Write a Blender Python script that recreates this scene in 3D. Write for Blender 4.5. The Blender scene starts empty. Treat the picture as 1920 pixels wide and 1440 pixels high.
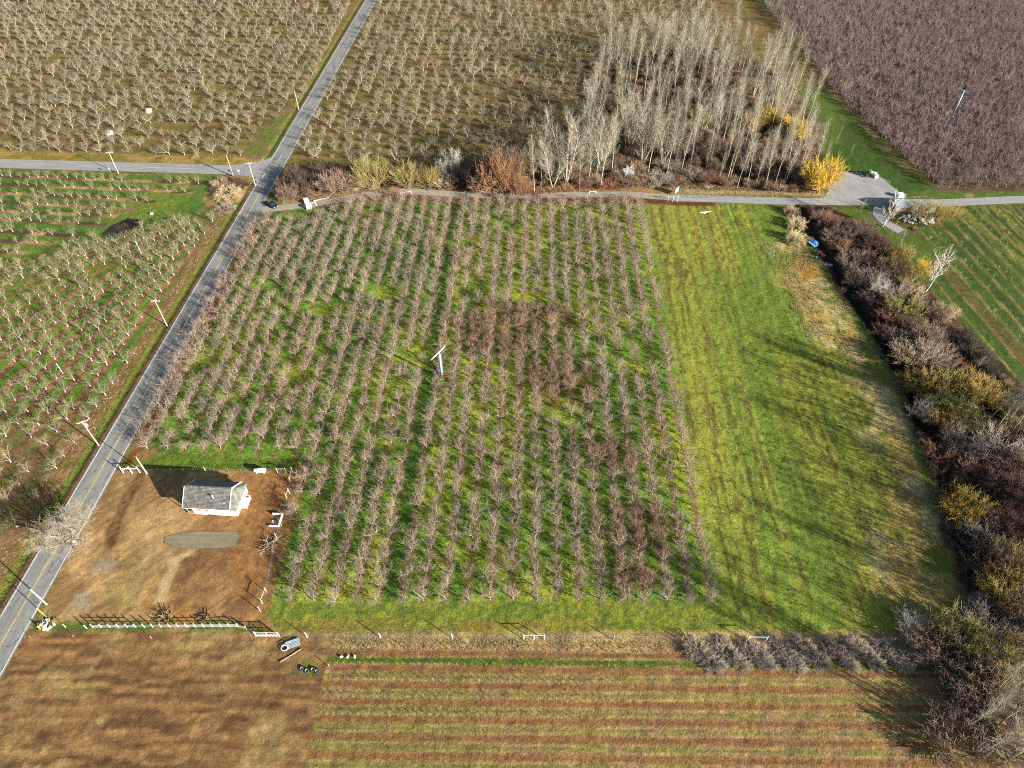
import bpy, math, random
import numpy as np
from mathutils import Vector, Matrix

SC = bpy.context.scene
COL = SC.collection
R = math.radians
rng = np.random.default_rng(7)
random.seed(7)

# ------------------------------------------------------------------ camera, light, exposure
FPX, CAMH = 1250.0, 120.0
PITCH = math.atan(1294 / FPX)
cam_d = bpy.data.cameras.new('camera')
cam_d.sensor_fit = 'HORIZONTAL'; cam_d.sensor_width = 36.0
cam_d.lens = 36.0 * FPX / 1920
cam_d.clip_start = 1.0; cam_d.clip_end = 6000
cam = bpy.data.objects.new('camera', cam_d); COL.objects.link(cam)
cam.location = (0, 0, CAMH); cam.rotation_euler = (math.pi / 2 - PITCH, 0, 0)
SC.camera = cam

SUN_EL, SUN_AZ = R(17.8), R(-33.5)          # towards the sun, azimuth measured from +X
sd = Vector((math.cos(SUN_AZ) * math.cos(SUN_EL), math.sin(SUN_AZ) * math.cos(SUN_EL), math.sin(SUN_EL)))
sl = bpy.data.lights.new('sun', 'SUN'); sl.energy = 5.0; sl.angle = R(0.5); sl.color = (1.0, 0.93, 0.82)
so = bpy.data.objects.new('sun', sl); COL.objects.link(so)
so.rotation_euler = sd.to_track_quat('Z', 'Y').to_euler(); so.location = (60, -40, 150)

W = bpy.data.worlds.new('World'); SC.world = W; W.use_nodes = True
wn = W.node_tree.nodes; wl = W.node_tree.links
bg = wn['Background']; bg.inputs['Strength'].default_value = 0.05
sky = wn.new('ShaderNodeTexSky'); sky.sky_type = 'NISHITA'; sky.sun_disc = False
sky.sun_elevation = SUN_EL; sky.sun_rotation = math.pi / 2 - SUN_AZ
wl.new(sky.outputs[0], bg.inputs[0])
SC.view_settings.view_transform = 'Standard'; SC.view_settings.look = 'None'
SC.view_settings.exposure = 1.6; SC.view_settings.gamma = 1.0
SC.view_settings.use_curve_mapping = False
SC.cycles.use_denoising = False; SC.cycles.filter_width = 1.05
SC.cycles.max_bounces = 5; SC.cycles.diffuse_bounces = 3; SC.cycles.transparent_max_bounces = 4

# ------------------------------------------------------------------ helpers
def at(px, py, z=0.0):
    """ground point of a surveyed spot (plan position in metres)"""
    u = (px - 960) / FPX; v = (py - 720) / FPX
    dy = math.cos(PITCH) - v * math.sin(PITCH); dz = -math.sin(PITCH) - v * math.cos(PITCH)
    t = (CAMH - z) / -dz
    return np.array([u * t, dy * t])

def lin(r, g, b, k=0.6):
    f = lambda c: ((c / 255 + 0.055) / 1.055) ** 2.4 if c > 10 else c / 255 / 12.92
    return np.array([f(r) * k, f(g) * k, f(b) * k])

def tag(o, label=None, cat=None, group=None, kind=None):
    if label: o['label'] = label
    if cat: o['category'] = cat
    if group: o['group'] = group
    if kind: o['kind'] = kind
    return o

def empty(name, loc, rz=0.0, label=None, cat=None, group=None):
    o = bpy.data.objects.new(name, None); COL.objects.link(o)
    o.empty_display_size = 0.5
    o.location = loc; o.rotation_euler = (0, 0, rz)
    return tag(o, label, cat, group)

def np_mesh(name, verts, quads, mats, mat_idx=None, tris=None, smooth=True):
    verts = np.asarray(verts, dtype=np.float32); quads = np.asarray(quads, dtype=np.int32).reshape(-1, 4)
    me = bpy.data.meshes.new(name)
    me.vertices.add(len(verts)); me.vertices.foreach_set('co', verts.ravel())
    nq = len(quads); me.loops.add(nq * 4); me.loops.foreach_set('vertex_index', quads.ravel())
    me.polygons.add(nq)
    me.polygons.foreach_set('loop_start', np.arange(nq, dtype=np.int32) * 4)
    me.polygons.foreach_set('loop_total', np.full(nq, 4, dtype=np.int32))
    if smooth: me.polygons.foreach_set('use_smooth', np.ones(nq, dtype=bool))
    for m in (mats if isinstance(mats, (list, tuple)) else [mats]): me.materials.append(m)
    if mat_idx is not None: me.polygons.foreach_set('material_index', np.asarray(mat_idx, dtype=np.int32))
    me.update(calc_edges=True); me.validate()
    return me

def add_mesh(name, me, parent=None, loc=(0, 0, 0)):
    o = bpy.data.objects.new(name, me); COL.objects.link(o); o.location = loc
    if parent: o.parent = parent
    return o

class MB:
    """collects boxes, tubes and sheets and links them as one mesh object"""
    def __init__(s): s.v = []; s.f = []
    def add(s, vs, fs):
        n = len(s.v); s.v += [tuple(float(c) for c in v) for v in vs]; s.f += [tuple(i + n for i in f) for f in fs]; return s
    def box(s, c, d, rz=0.0, ry=0.0, rx=0.0):
        m = Matrix.Rotation(rz, 3, 'Z') @ Matrix.Rotation(ry, 3, 'Y') @ Matrix.Rotation(rx, 3, 'X')
        vs = [Vector(c) + m @ Vector((x * d[0] / 2, y * d[1] / 2, z * d[2] / 2)) for z in (-1, 1) for y in (-1, 1) for x in (-1, 1)]
        return s.add(vs, [(0, 2, 3, 1), (4, 5, 7, 6), (0, 1, 5, 4), (1, 3, 7, 5), (3, 2, 6, 7), (2, 0, 4, 6)])
    def bar(s, a, b, w, h):
        a = Vector(a); b = Vector(b); d = b - a; L = d.length
        z = d.normalized(); x = z.orthogonal() if abs(z.z) > .99 else z.cross(Vector((0, 0, 1))).normalized()
        y = z.cross(x).normalized(); x = y.cross(z)
        vs = [p + x * sx * w / 2 + y * sy * h / 2 for p in (a, b) for sx, sy in ((-1, -1), (1, -1), (1, 1), (-1, 1))]
        return s.add(vs, [(3, 2, 1, 0), (4, 5, 6, 7)] + [(i, (i + 1) % 4, 4 + (i + 1) % 4, 4 + i) for i in range(4)])
    def tube(s, pts, r, n=8, cap=True):
        pts = [Vector(p) for p in pts]; rs = r if isinstance(r, (list, tuple)) else [r] * len(pts)
        vs = []
        for i, p in enumerate(pts):
            d = (pts[min(i + 1, len(pts) - 1)] - pts[max(i - 1, 0)]).normalized()
            x = d.orthogonal().normalized() if i == 0 else (x - d * x.dot(d)).normalized()
            y = d.cross(x)
            vs += [p + (x * math.cos(2 * math.pi * k / n) + y * math.sin(2 * math.pi * k / n)) * rs[i] for k in range(n)]
        fs = [(i * n + k, i * n + (k + 1) % n, (i + 1) * n + (k + 1) % n, (i + 1) * n + k) for i in range(len(pts) - 1) for k in range(n)]
        if cap: fs += [tuple(range(n - 1, -1, -1)), tuple(range((len(pts) - 1) * n, len(pts) * n))]
        return s.add(vs, fs)
    def ring(s, c, Rr, r, n=16, m=6, axis='Z', sx=1.0):
        vs = []; fs = []
        for i in range(n):
            a = 2 * math.pi * i / n
            for k in range(m):
                b = 2 * math.pi * k / m; q = Rr + r * math.cos(b)
                p = (q * math.cos(a) * sx, q * math.sin(a), r * math.sin(b))
                if axis == 'X': p = (p[2], p[0], p[1])
                if axis == 'Y': p = (p[0], p[2], p[1])
                vs.append(Vector(c) + Vector(p))
                fs.append((i * m + k, ((i + 1) % n) * m + k, ((i + 1) % n) * m + (k + 1) % m, i * m + (k + 1) % m))
        return s.add(vs, fs)
    def blob(s, c, d, n=10, m=7, jit=0.0):
        vs = [];
        for i in range(m + 1):
            t = math.pi * i / m
            for k in range(n):
                a = 2 * math.pi * k / n; q = 1 + random.uniform(-jit, jit)
                vs.append((c[0] + d[0] / 2 * math.sin(t) * math.cos(a) * q, c[1] + d[1] / 2 * math.sin(t) * math.sin(a) * q, c[2] + d[2] / 2 * math.cos(t) * q))
        fs = [(i * n + k, (i + 1) * n + k, (i + 1) * n + (k + 1) % n, i * n + (k + 1) % n) for i in range(m) for k in range(n)]
        return s.add(vs, fs)
    def prism(s, prof, y0, y1, axis='Y'):
        """profile (x,z) list counter-clockwise extruded along y"""
        n = len(prof)
        vs = [(x, y0, z) if axis == 'Y' else (y0, x, z) for x, z in prof] + [(x, y1, z) if axis == 'Y' else (y1, x, z) for x, z in prof]
        fs = [tuple(range(n)), tuple(range(2 * n - 1, n - 1, -1))] + [(i, n + i, n + (i + 1) % n, (i + 1) % n) for i in range(n)]
        return s.add(vs, fs)
    def mesh(s, name, mat, smooth=False):
        me = bpy.data.meshes.new(name); me.from_pydata(s.v, [], s.f); me.materials.append(mat)
        if smooth:
            for p in me.polygons: p.use_smooth = True
        me.validate(); me.update()
        import bmesh
        bm = bmesh.new(); bm.from_mesh(me); bmesh.ops.recalc_face_normals(bm, faces=bm.faces); bm.to_mesh(me); bm.free()
        return me
    def build(s, name, mat, parent=None, smooth=False, loc=(0, 0, 0)):
        return add_mesh(name, s.mesh(name, mat, smooth), parent, loc)

CHILDREN = {}
def copy_tree(o, parent=None):
    c = o.copy(); COL.objects.link(c)
    if parent: c.parent = parent
    for ch in o.children: copy_tree(ch, c)
    return c

UNITS = 'zeroth first second third fourth fifth sixth seventh eighth ninth tenth eleventh twelfth thirteenth fourteenth fifteenth sixteenth seventeenth eighteenth nineteenth'.split()
TENS = {2: ('twentieth', 'twenty'), 3: ('thirtieth', 'thirty'), 4: ('fortieth', 'forty'), 5: ('fiftieth', 'fifty'), 6: ('sixtieth', 'sixty'), 7: ('seventieth', 'seventy'), 8: ('eightieth', 'eighty'), 9: ('ninetieth', 'ninety')}
def ordw(n):
    if n < 20: return UNITS[n]
    t, u = divmod(n, 10)
    return TENS[t][0] if u == 0 else TENS[t][1] + '-' + UNITS[u]

# ------------------------------------------------------------------ noise on numpy arrays
def vnoise(x, y, scale, seed=0):
    g = np.random.default_rng(1000 + seed).random((256, 256)).astype(np.float32)
    x = np.asarray(x) / scale + 371.3; y = np.asarray(y) / scale + 191.7
    xi = np.floor(x).astype(int); yi = np.floor(y).astype(int); fx = x - xi; fy = y - yi
    fx = fx * fx * (3 - 2 * fx); fy = fy * fy * (3 - 2 * fy)
    a = g[xi % 256, yi % 256]; b = g[(xi + 1) % 256, yi % 256]; c = g[xi % 256, (yi + 1) % 256]; d = g[(xi + 1) % 256, (yi + 1) % 256]
    return (a * (1 - fx) + b * fx) * (1 - fy) + (c * (1 - fx) + d * fx) * fy
def fbm(x, y, scale, seed=0, octs=4):
    s = 0; w = 0; amp = 1.0
    for i in range(octs):
        s = s + amp * vnoise(x, y, scale / 2 ** i, seed + i); w += amp; amp *= 0.55
    return s / w
def sstep(a, b, x):
    t = np.clip((x - a) / (b - a), 0, 1); return t * t * (3 - 2 * t)
def seg_dist(X, Y, pts):
    d = np.full(np.shape(X), 1e9)
    for (x0, y0), (x1, y1) in zip(pts[:-1], pts[1:]):
        vx, vy = x1 - x0, y1 - y0; L = vx * vx + vy * vy + 1e-9
        t = np.clip(((X - x0) * vx + (Y - y0) * vy) / L, 0, 1)
        d = np.minimum(d, np.hypot(X - x0 - t * vx, Y - y0 - t * vy))
    return d
def poly_sd(X, Y, poly):
    """signed distance, positive inside"""
    ins = np.zeros(np.shape(X), bool); n = len(poly)
    for i in range(n):
        x0, y0 = poly[i]; x1, y1 = poly[(i + 1) % n]
        c = ((y0 > Y) != (y1 > Y)) & (X < (x1 - x0) * (Y - y0) / (y1 - y0 + 1e-12) + x0); ins ^= c
    d = seg_dist(X, Y, list(poly) + [poly[0]])
    return np.where(ins, d, -d)
def P(*ps): return [tuple(at(*p)) for p in ps]

# ------------------------------------------------------------------ materials
def nd(nt, t, **kw):
    n = nt.nodes.new(t)
    for k, v in kw.items():
        if k in n.inputs: n.inputs[k].default_value = v
        else: setattr(n, k, v)
    return n
def mat(name, col, rough=0.8, var=0.25, scale=3.0, bump=0.0, bscale=20.0, metal=0.0, objcol=False, objvar=0.0, spec=0.3, pos_tint=None, detail=4.0, stretch=None):
    m = bpy.data.materials.new(name); m.use_nodes = True; nt = m.node_tree; L = nt.links
    b = nt.nodes['Principled BSDF']; b.inputs['Roughness'].default_value = rough; b.inputs['Metallic'].default_value = metal
    b.inputs['Specular IOR Level'].default_value = spec
    tc = nd(nt, 'ShaderNodeTexCoord')
    src = tc.outputs['Object']
    if stretch:
        mp = nd(nt, 'ShaderNodeMapping'); mp.inputs['Scale'].default_value = stretch; L.new(src, mp.inputs[0]); src = mp.outputs[0]
    nz = nd(nt, 'ShaderNodeTexNoise'); nz.inputs['Scale'].default_value = scale; nz.inputs['Detail'].default_value = detail
    L.new(src, nz.inputs['Vector'])
    mr = nd(nt, 'ShaderNodeMapRange'); mr.inputs['From Min'].default_value = 0.25; mr.inputs['From Max'].default_value = 0.75
    mr.inputs['To Min'].default_value = 1 - var; mr.inputs['To Max'].default_value = 1 + var
    L.new(nz.outputs['Fac'], mr.inputs['Value'])
    val = mr.outputs[0]
    oi = nd(nt, 'ShaderNodeObjectInfo')
    if objvar:
        m2 = nd(nt, 'ShaderNodeMapRange'); m2.inputs['To Min'].default_value = 1 - objvar; m2.inputs['To Max'].default_value = 1 + objvar
        L.new(oi.outputs['Random'], m2.inputs['Value'])
        mm = nd(nt, 'ShaderNodeMath', operation='MULTIPLY'); L.new(val, mm.inputs[0]); L.new(m2.outputs[0], mm.inputs[1]); val = mm.outputs[0]
    vm = nd(nt, 'ShaderNodeVectorMath', operation='SCALE')
    if objcol: L.new(oi.outputs['Color'], vm.inputs[0])
    elif pos_tint is not None:
        ge = nd(nt, 'ShaderNodeNewGeometry'); n2 = nd(nt, 'ShaderNodeTexNoise'); n2.inputs['Scale'].default_value = 0.028; n2.inputs['Detail'].default_value = 3
        L.new(ge.outputs['Position'], n2.inputs['Vector'])
        cr = nd(nt, 'ShaderNodeMapRange'); cr.inputs['From Min'].default_value = 0.42; cr.inputs['From Max'].default_value = 0.6
        L.new(n2.outputs['Fac'], cr.inputs['Value'])
        mx = nd(nt, 'ShaderNodeMix', data_type='RGBA'); L.new(cr.outputs[0], mx.inputs['Factor'])
        mx.inputs['A'].default_value = (*col, 1); mx.inputs['B'].default_value = (*pos_tint, 1)
        L.new(mx.outputs['Result'], vm.inputs[0])
    else: vm.inputs[0].default_value = tuple(col)
    L.new(val, vm.inputs['Scale']); L.new(vm.outputs[0], b.inputs['Base Color'])
    if bump:
        bn = nd(nt, 'ShaderNodeTexNoise'); bn.inputs['Scale'].default_value = bscale; bn.inputs['Detail'].default_value = 5
        L.new(src, bn.inputs['Vector'])
        bp = nd(nt, 'ShaderNodeBump'); bp.inputs['Strength'].default_value = min(bump, 1); bp.inputs['Distance'].default_value = 0.1
        L.new(bn.outputs['Fac'], bp.inputs['Height']); L.new(bp.outputs[0], b.inputs['Normal'])
    return m

M = {}
M['twig_main'] = mat('twig_main', (0.26, 0.195, 0.15), 0.85, 0.3, 1.5, objvar=0.2, pos_tint=(0.28, 0.18, 0.135))
M['limb_main'] = mat('limb_main', (0.33, 0.275, 0.235), 0.8, 0.3, 2.5, objvar=0.15)
M['twig_young'] = mat('twig_young', (0.24, 0.215, 0.12), 0.85, 0.3, 1.5, objvar=0.2)
M['limb_young'] = mat('limb_young', (0.27, 0.24, 0.16), 0.8, 0.25, 2.5, objvar=0.15)
M['trunk_young'] = mat('trunk_young', (0.48, 0.45, 0.38), 0.8, 0.25, 2.5, objvar=0.15)
M['twig_old'] = mat('twig_old', (0.24, 0.21, 0.145), 0.85, 0.3, 1.5, objvar=0.25)
M['limb_old'] = mat('limb_old', (0.28, 0.255, 0.195), 0.8, 0.3, 2.5, objvar=0.2)
M['twig_mauve'] = mat('twig_mauve', (0.19, 0.135, 0.12), 0.85, 0.3, 1.5, objvar=0.25)
M['limb_mauve'] = mat('limb_mauve', (0.26, 0.20, 0.19), 0.85, 0.3, 2.5, objvar=0.2)
M['poplar_bark'] = mat('poplar_bark', (0.40, 0.37, 0.29), 0.75, 0.25, 1.5, objvar=0.15, stretch=(1, 1, .3))
M['poplar_twig'] = mat('poplar_twig', (0.185, 0.16, 0.11), 0.85, 0.25, 1.0, objvar=0.25)
M['tint_twig'] = mat('tint_twig', (1, 1, 1), 0.85, 0.35, 1.5, objcol=True)
M['shrub_wood'] = mat('shrub_wood', (0.22, 0.17, 0.13), 0.85, 0.3, 2.0)
M['dry_grass'] = mat('dry_grass', (0.42, 0.325, 0.185), 0.9, 0.35, 0.4, objvar=0.25)
M['green_grass'] = mat('green_grass', (0.10, 0.16, 0.025), 0.9, 0.35, 0.4, objvar=0.3)
M['white_paint'] = mat('white_paint', (0.78, 0.77, 0.74), 0.5, 0.06, 2.0)
M['fence_white'] = mat('fence_white', (0.50, 0.48, 0.44), 0.7, 0.25, 2.0)
M['wall_board'] = mat('wall_board', (0.80, 0.79, 0.75), 0.6, 0.05, 1.2)
M['shingle'] = mat('shingle', (0.13, 0.13, 0.115), 0.9, 0.55, 1.3, bump=0.6, bscale=6)
M['old_wood'] = mat('old_wood', (0.40, 0.34, 0.27), 0.85, 0.25, 3.0, stretch=(1, 1, .2))
M['pole_wood'] = mat('pole_wood', (0.52, 0.44, 0.33), 0.8, 0.2, 3.0, stretch=(1, 1, .2))
M['brown_wood'] = mat('brown_wood', (0.28, 0.15, 0.07), 0.8, 0.3, 3.0)
M['galv'] = mat('galv', (0.55, 0.58, 0.60), 0.45, 0.1, 3.0, metal=0.6)
M['wire'] = mat('wire', (0.32, 0.36, 0.34), 0.5, 0.1, 3.0, metal=0.4)
M['dark_glass'] = mat('dark_glass', (0.02, 0.025, 0.03), 0.1, 0.1, 3.0, spec=0.6)
M['tank_paint'] = mat('tank_paint', (0.78, 0.79, 0.80), 0.35, 0.05, 2.0)
M['black_rubber'] = mat('black_rubber', (0.03, 0.03, 0.03), 0.8, 0.2, 8)
M['navy_paint'] = mat('navy_paint', (0.008, 0.016, 0.045), 0.25, 0.05, 2.0, spec=0.6)
M['car_white'] = mat('car_white', (0.78, 0.79, 0.80), 0.3, 0.04, 2.0, spec=0.5)
M['tractor_green'] = mat('tractor_green', (0.02, 0.22, 0.05), 0.4, 0.1, 2.0)
M['yellow_paint'] = mat('yellow_paint', (0.75, 0.50, 0.03), 0.5, 0.1, 3.0)
M['blue_tarp'] = mat('blue_tarp', (0.05, 0.19, 0.45), 0.5, 0.2, 2.0)
M['blue_steel'] = mat('blue_steel', (0.30, 0.45, 0.62), 0.35, 0.1, 2.0, metal=0.3)
M['rust_metal'] = mat('rust_metal', (0.24, 0.10, 0.04), 0.8, 0.4, 4.0)
M['concrete'] = mat('concrete', (0.50, 0.47, 0.42), 0.9, 0.2, 3.0)
M['burnt_wood'] = mat('burnt_wood', (0.05, 0.035, 0.025), 0.9, 0.5, 3.0)
M['brush_wood'] = mat('brush_wood', (0.26, 0.17, 0.09), 0.9, 0.4, 2.0)
M['grey_roof'] = mat('grey_roof', (0.20, 0.28, 0.36), 0.5, 0.12, 0.8, metal=0.2)
M['mossy_roof'] = mat('mossy_roof', (0.17, 0.18, 0.13), 0.9, 0.45, 0.8)
M['barn_wall'] = mat('barn_wall', (0.30, 0.27, 0.24), 0.85, 0.2, 1.0)
M['rubble_white'] = mat('rubble_white', (0.66, 0.62, 0.56), 0.85, 0.3, 2.0)
M['teal_sheet'] = mat('teal_sheet', (0.30, 0.38, 0.40), 0.45, 0.15, 1.5, metal=0.3)

# ground: earth colours come from the survey attribute, fine grain and relief from noise
def ground_mat():
    m = bpy.data.materials.new('earth_and_grass'); m.use_nodes = True; nt = m.node_tree; L = nt.links
    b = nt.nodes['Principled BSDF']; b.inputs['Roughness'].default_value = 0.95; b.inputs['Specular IOR Level'].default_value = 0.1
    at_ = nd(nt, 'ShaderNodeAttribute', attribute_name='soil')
    ge = nd(nt, 'ShaderNodeNewGeometry')
    n1 = nd(nt, 'ShaderNodeTexNoise'); n1.inputs['Scale'].default_value = 1.7; n1.inputs['Detail'].default_value = 6; n1.inputs['Roughness'].default_value = 0.7
    L.new(ge.outputs['Position'], n1.inputs['Vector'])
    r1 = nd(nt, 'ShaderNodeMapRange'); r1.inputs['From Min'].default_value = .28; r1.inputs['From Max'].default_value = .72
    r1.inputs['To Min'].default_value = .42; r1.inputs['To Max'].default_value = 1.62
    L.new(n1.outputs['Fac'], r1.inputs['Value'])
    n2 = nd(nt, 'ShaderNodeTexNoise'); n2.inputs['Scale'].default_value = 0.55; n2.inputs['Detail'].default_value = 5
    L.new(ge.outputs['Position'], n2.inputs['Vector'])
    hs = nd(nt, 'ShaderNodeHueSaturation'); L.new(at_.outputs['Color'], hs.inputs['Color'])
    rh = nd(nt, 'ShaderNodeMapRange'); rh.inputs['From Min'].default_value = .3; rh.inputs['From Max'].default_value = .7; rh.inputs['To Min'].default_value = .492; rh.inputs['To Max'].default_value = .508
    L.new(n2.outputs['Fac'], rh.inputs['Value']); L.new(rh.outputs[0], hs.inputs['Hue'])
    mfl = nd(nt, 'ShaderNodeMix', data_type='FLOAT'); mfl.inputs['A'].default_value = 1.0; L.new(at_.outputs['Alpha'], mfl.inputs['Factor']); L.new(r1.outputs[0], mfl.inputs['B'])
    vm = nd(nt, 'ShaderNodeVectorMath', operation='SCALE'); L.new(hs.outputs[0], vm.inputs[0]); L.new(mfl.outputs['Result'], vm.inputs['Scale'])
    L.new(vm.outputs[0], b.inputs['Base Color'])
    n3 = nd(nt, 'ShaderNodeTexNoise'); n3.inputs['Scale'].default_value = 2.6; n3.inputs['Detail'].default_value = 6; n3.inputs['Roughness'].default_value = .65
    L.new(ge.outputs['Position'], n3.inputs['Vector'])
    bp = nd(nt, 'ShaderNodeBump'); bp.inputs['Strength'].default_value = 0.8; bp.inputs['Distance'].default_value = 0.2
    msr = nd(nt, 'ShaderNodeMath', operation='MULTIPLY'); msr.inputs[1].default_value = .8; L.new(at_.outputs['Alpha'], msr.inputs[0]); L.new(msr.outputs[0], bp.inputs['Strength'])
    L.new(n3.outputs['Fac'], bp.inputs['Height']); L.new(bp.outputs[0], b.inputs['Normal'])
    return m
M['ground'] = ground_mat()

def road_mat(name, base, wear, u_wear=True, crack=0.5):
    m = bpy.data.materials.new(name); m.use_nodes = True; nt = m.node_tree; L = nt.links
    b = nt.nodes['Principled BSDF']; b.inputs['Roughness'].default_value = 0.85; b.inputs['Specular IOR Level'].default_value = 0.25
    uv = nd(nt, 'ShaderNodeUVMap'); sx = nd(nt, 'ShaderNodeSeparateXYZ'); L.new(uv.outputs[0], sx.inputs[0])
    ge = nd(nt, 'ShaderNodeNewGeometry')
    n1 = nd(nt, 'ShaderNodeTexNoise'); n1.inputs['Scale'].default_value = 0.9; n1.inputs['Detail'].default_value = 7; n1.inputs['Roughness'].default_value = .7
    L.new(ge.outputs['Position'], n1.inputs['Vector'])
    r1 = nd(nt, 'ShaderNodeMapRange'); r1.inputs['From Min'].default_value = .25; r1.inputs['From Max'].default_value = .75; r1.inputs['To Min'].default_value = .78; r1.inputs['To Max'].default_value = 1.22
    L.new(n1.outputs['Fac'], r1.inputs['Value'])
    # tyre-polished wheel paths run along the road: v = metres along, u = 0..1 across
    cb = nd(nt, 'ShaderNodeCombineXYZ'); L.new(sx.outputs[0], cb.inputs[0])
    mv = nd(nt, 'ShaderNodeMath', operation='MULTIPLY'); mv.inputs[1].default_value = .012; L.new(sx.outputs[1], mv.inputs[0]); L.new(mv.outputs[0], cb.inputs[1])
    n2 = nd(nt, 'ShaderNodeTexNoise'); n2.inputs['Scale'].default_value = 7.0; n2.inputs['Detail'].default_value = 3; L.new(cb.outputs[0], n2.inputs['Vector'])
    r2 = nd(nt, 'ShaderNodeMapRange'); r2.inputs['From Min'].default_value = .35; r2.inputs['From Max'].default_value = .65
    L.new(n2.outputs['Fac'], r2.inputs['Value'])
    mx = nd(nt, 'ShaderNodeMix', data_type='RGBA'); mx.inputs['A'].default_value = (*base, 1); mx.inputs['B'].default_value = (*wear, 1); L.new(r2.outputs[0], mx.inputs['Factor'])
    vm = nd(nt, 'ShaderNodeVectorMath', operation='SCALE'); L.new(mx.outputs['Result'], vm.inputs[0]); L.new(r1.outputs[0], vm.inputs['Scale'])
    # sealed cracks
    vo = nd(nt, 'ShaderNodeTexVoronoi', feature='DISTANCE_TO_EDGE'); vo.inputs['Scale'].default_value = .16
    nw = nd(nt, 'ShaderNodeTexNoise'); nw.inputs['Scale'].default_value = .7; L.new(ge.outputs['Position'], nw.inputs['Vector'])
    ad = nd(nt, 'ShaderNodeVectorMath', operation='MULTIPLY_ADD'); ad.inputs[1].default_value = (2.5, 2.5, 0); L.new(nw.outputs['Color'], ad.inputs[0]); L.new(ge.outputs['Position'], ad.inputs[2])
    L.new(ad.outputs[0], vo.inputs['Vector'])
    rc = nd(nt, 'ShaderNodeMapRange'); rc.inputs['From Min'].default_value = 0.004; rc.inputs['From Max'].default_value = 0.012; rc.inputs['To Min'].default_value = 1 - crack; rc.inputs['To Max'].default_value = 1
    L.new(vo.outputs['Distance'], rc.inputs['Value'])
    v2 = nd(nt, 'ShaderNodeVectorMath', operation='SCALE'); L.new(vm.outputs[0], v2.inputs[0]); L.new(rc.outputs[0], v2.inputs['Scale'])
    L.new(v2.outputs[0], b.inputs['Base Color'])
    return m
M['asphalt'] = road_mat('asphalt', (0.17, 0.17, 0.165), (0.245, 0.24, 0.225))
M['asphalt_grey'] = road_mat('asphalt_grey', (0.22, 0.225, 0.225), (0.29, 0.285, 0.27), crack=.3)
M['gravel'] = road_mat('gravel', (0.24, 0.215, 0.165), (0.32, 0.29, 0.225), crack=0)
M['lot_gravel'] = road_mat('lot_gravel', (0.225, 0.23, 0.235), (0.30, 0.295, 0.28), crack=0)
M['pad_gravel'] = road_mat('pad_gravel', (0.165, 0.14, 0.085), (0.22, 0.19, 0.125), crack=0)
M['line_white'] = mat('line_white', (0.62, 0.61, 0.57), 0.7, 0.3, 1.2)
M['line_yellow'] = mat('line_yellow', (0.55, 0.42, 0.12), 0.7, 0.3, 1.2)

# ------------------------------------------------------------------ plan of the place (surveyed ground points)
ROAD_L = [(-84.6, 470)] + P((576, 181), (517, 290), (422, 450), (259, 720), (130, 940), (87, 1012), (0, 1152)) + [(-98.0, 0)]
ROAD_R = [(-79.0, 470)] + P((600, 182), (502, 377), (456, 450), (304, 720), (160, 980), (132, 1029), (2, 1257)) + [(-92.2, 0)]
def line_fit(pts):
    a = np.array(pts[1:-1]); k, c = np.polyfit(a[:, 1], a[:, 0], 1); return k, c
kL, cL = line_fit(ROAD_L); kR, cR = line_fit(ROAD_R)
kC, cC = (kL + kR) / 2, (cL + cR) / 2
ROAD_HALF = (cR - cL + (kR - kL) * 150) / 2
road_x = lambda y: kC * y + cC
road_c = [(road_x(y), y) for y in (-60, 40, 140, 240, 340, 480, 700)]
# side road
SIDE = [(-420, 247.0), (-300, 237.5)] + [tuple((np.array(a) + np.array(b)) / 2) for a, b in zip(P((0, 297), (200, 303), (425, 310)), P((0, 316), (200, 321), (437, 327)))] + [(-87.5, 223.6)]
SIDE_HALF = 3.3
TRACK = [(road_x(197) + 2.2, 197.0)] + P((545, 388), (600, 381.5), (650, 371), (700, 362.5), (760, 357.5), (860, 365), (960, 367), (1060, 365.5), (1180, 364), (1260, 370.5))
TRACK2 = P((1260, 370.5), (1350, 373), (1440, 376.5), (1540, 378), (1640, 379), (1760, 381), (1920, 373.5)) + [(260, 206.0), (420, 212.0)]
LOT = P((1563, 322), (1640, 324), (1652, 333), (1690, 365), (1702, 374), (1540, 376), (1553, 357), (1556, 340))
DRIVE = [tuple(at(1668, 378)), tuple(at(1640, 395)), tuple(at(1650, 412)), tuple(at(1690, 434))]
PAD = P((308, 1018), (310, 1006), (330, 1002), (360, 997), (445, 997), (449, 1006), (440, 1024), (405, 1029), (330, 1026))
CREEK_L = P((1484, 388), (1530, 470), (1580, 550), (1640, 640), (1690, 730), (1725, 830), (1760, 930), (1790, 1030), (1820, 1130), (1870, 1258)) + [(84.0, 32), (82.0, 10)]
CREEK = [(x + 2.6, y) for x, y in CREEK_L]
YARD = P((222, 880), (262, 868), (300, 884), (460, 882), (548, 884), (575, 880), (560, 930), (525, 1060), (497, 1150), (520, 1180), (470, 1178), (440, 1166), (150, 1168), (100, 1166), (88, 1120), (135, 1020), (180, 940))
row_x = lambda i, y: 0.0325 * (y - 100) + 39.4 - 4.22 * i     # row 0 is the row beside the grass field
GREEN = [row_x(-0.45, 52)] and [(row_x(-0.5, 50.5), 50.5), (row_x(-0.5, 203), 203), (60, 204), (90, 200.5)] + [(x - 2, y) for x, y in CREEK_L[1:-2]] + [(84, 50.5)]

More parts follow.
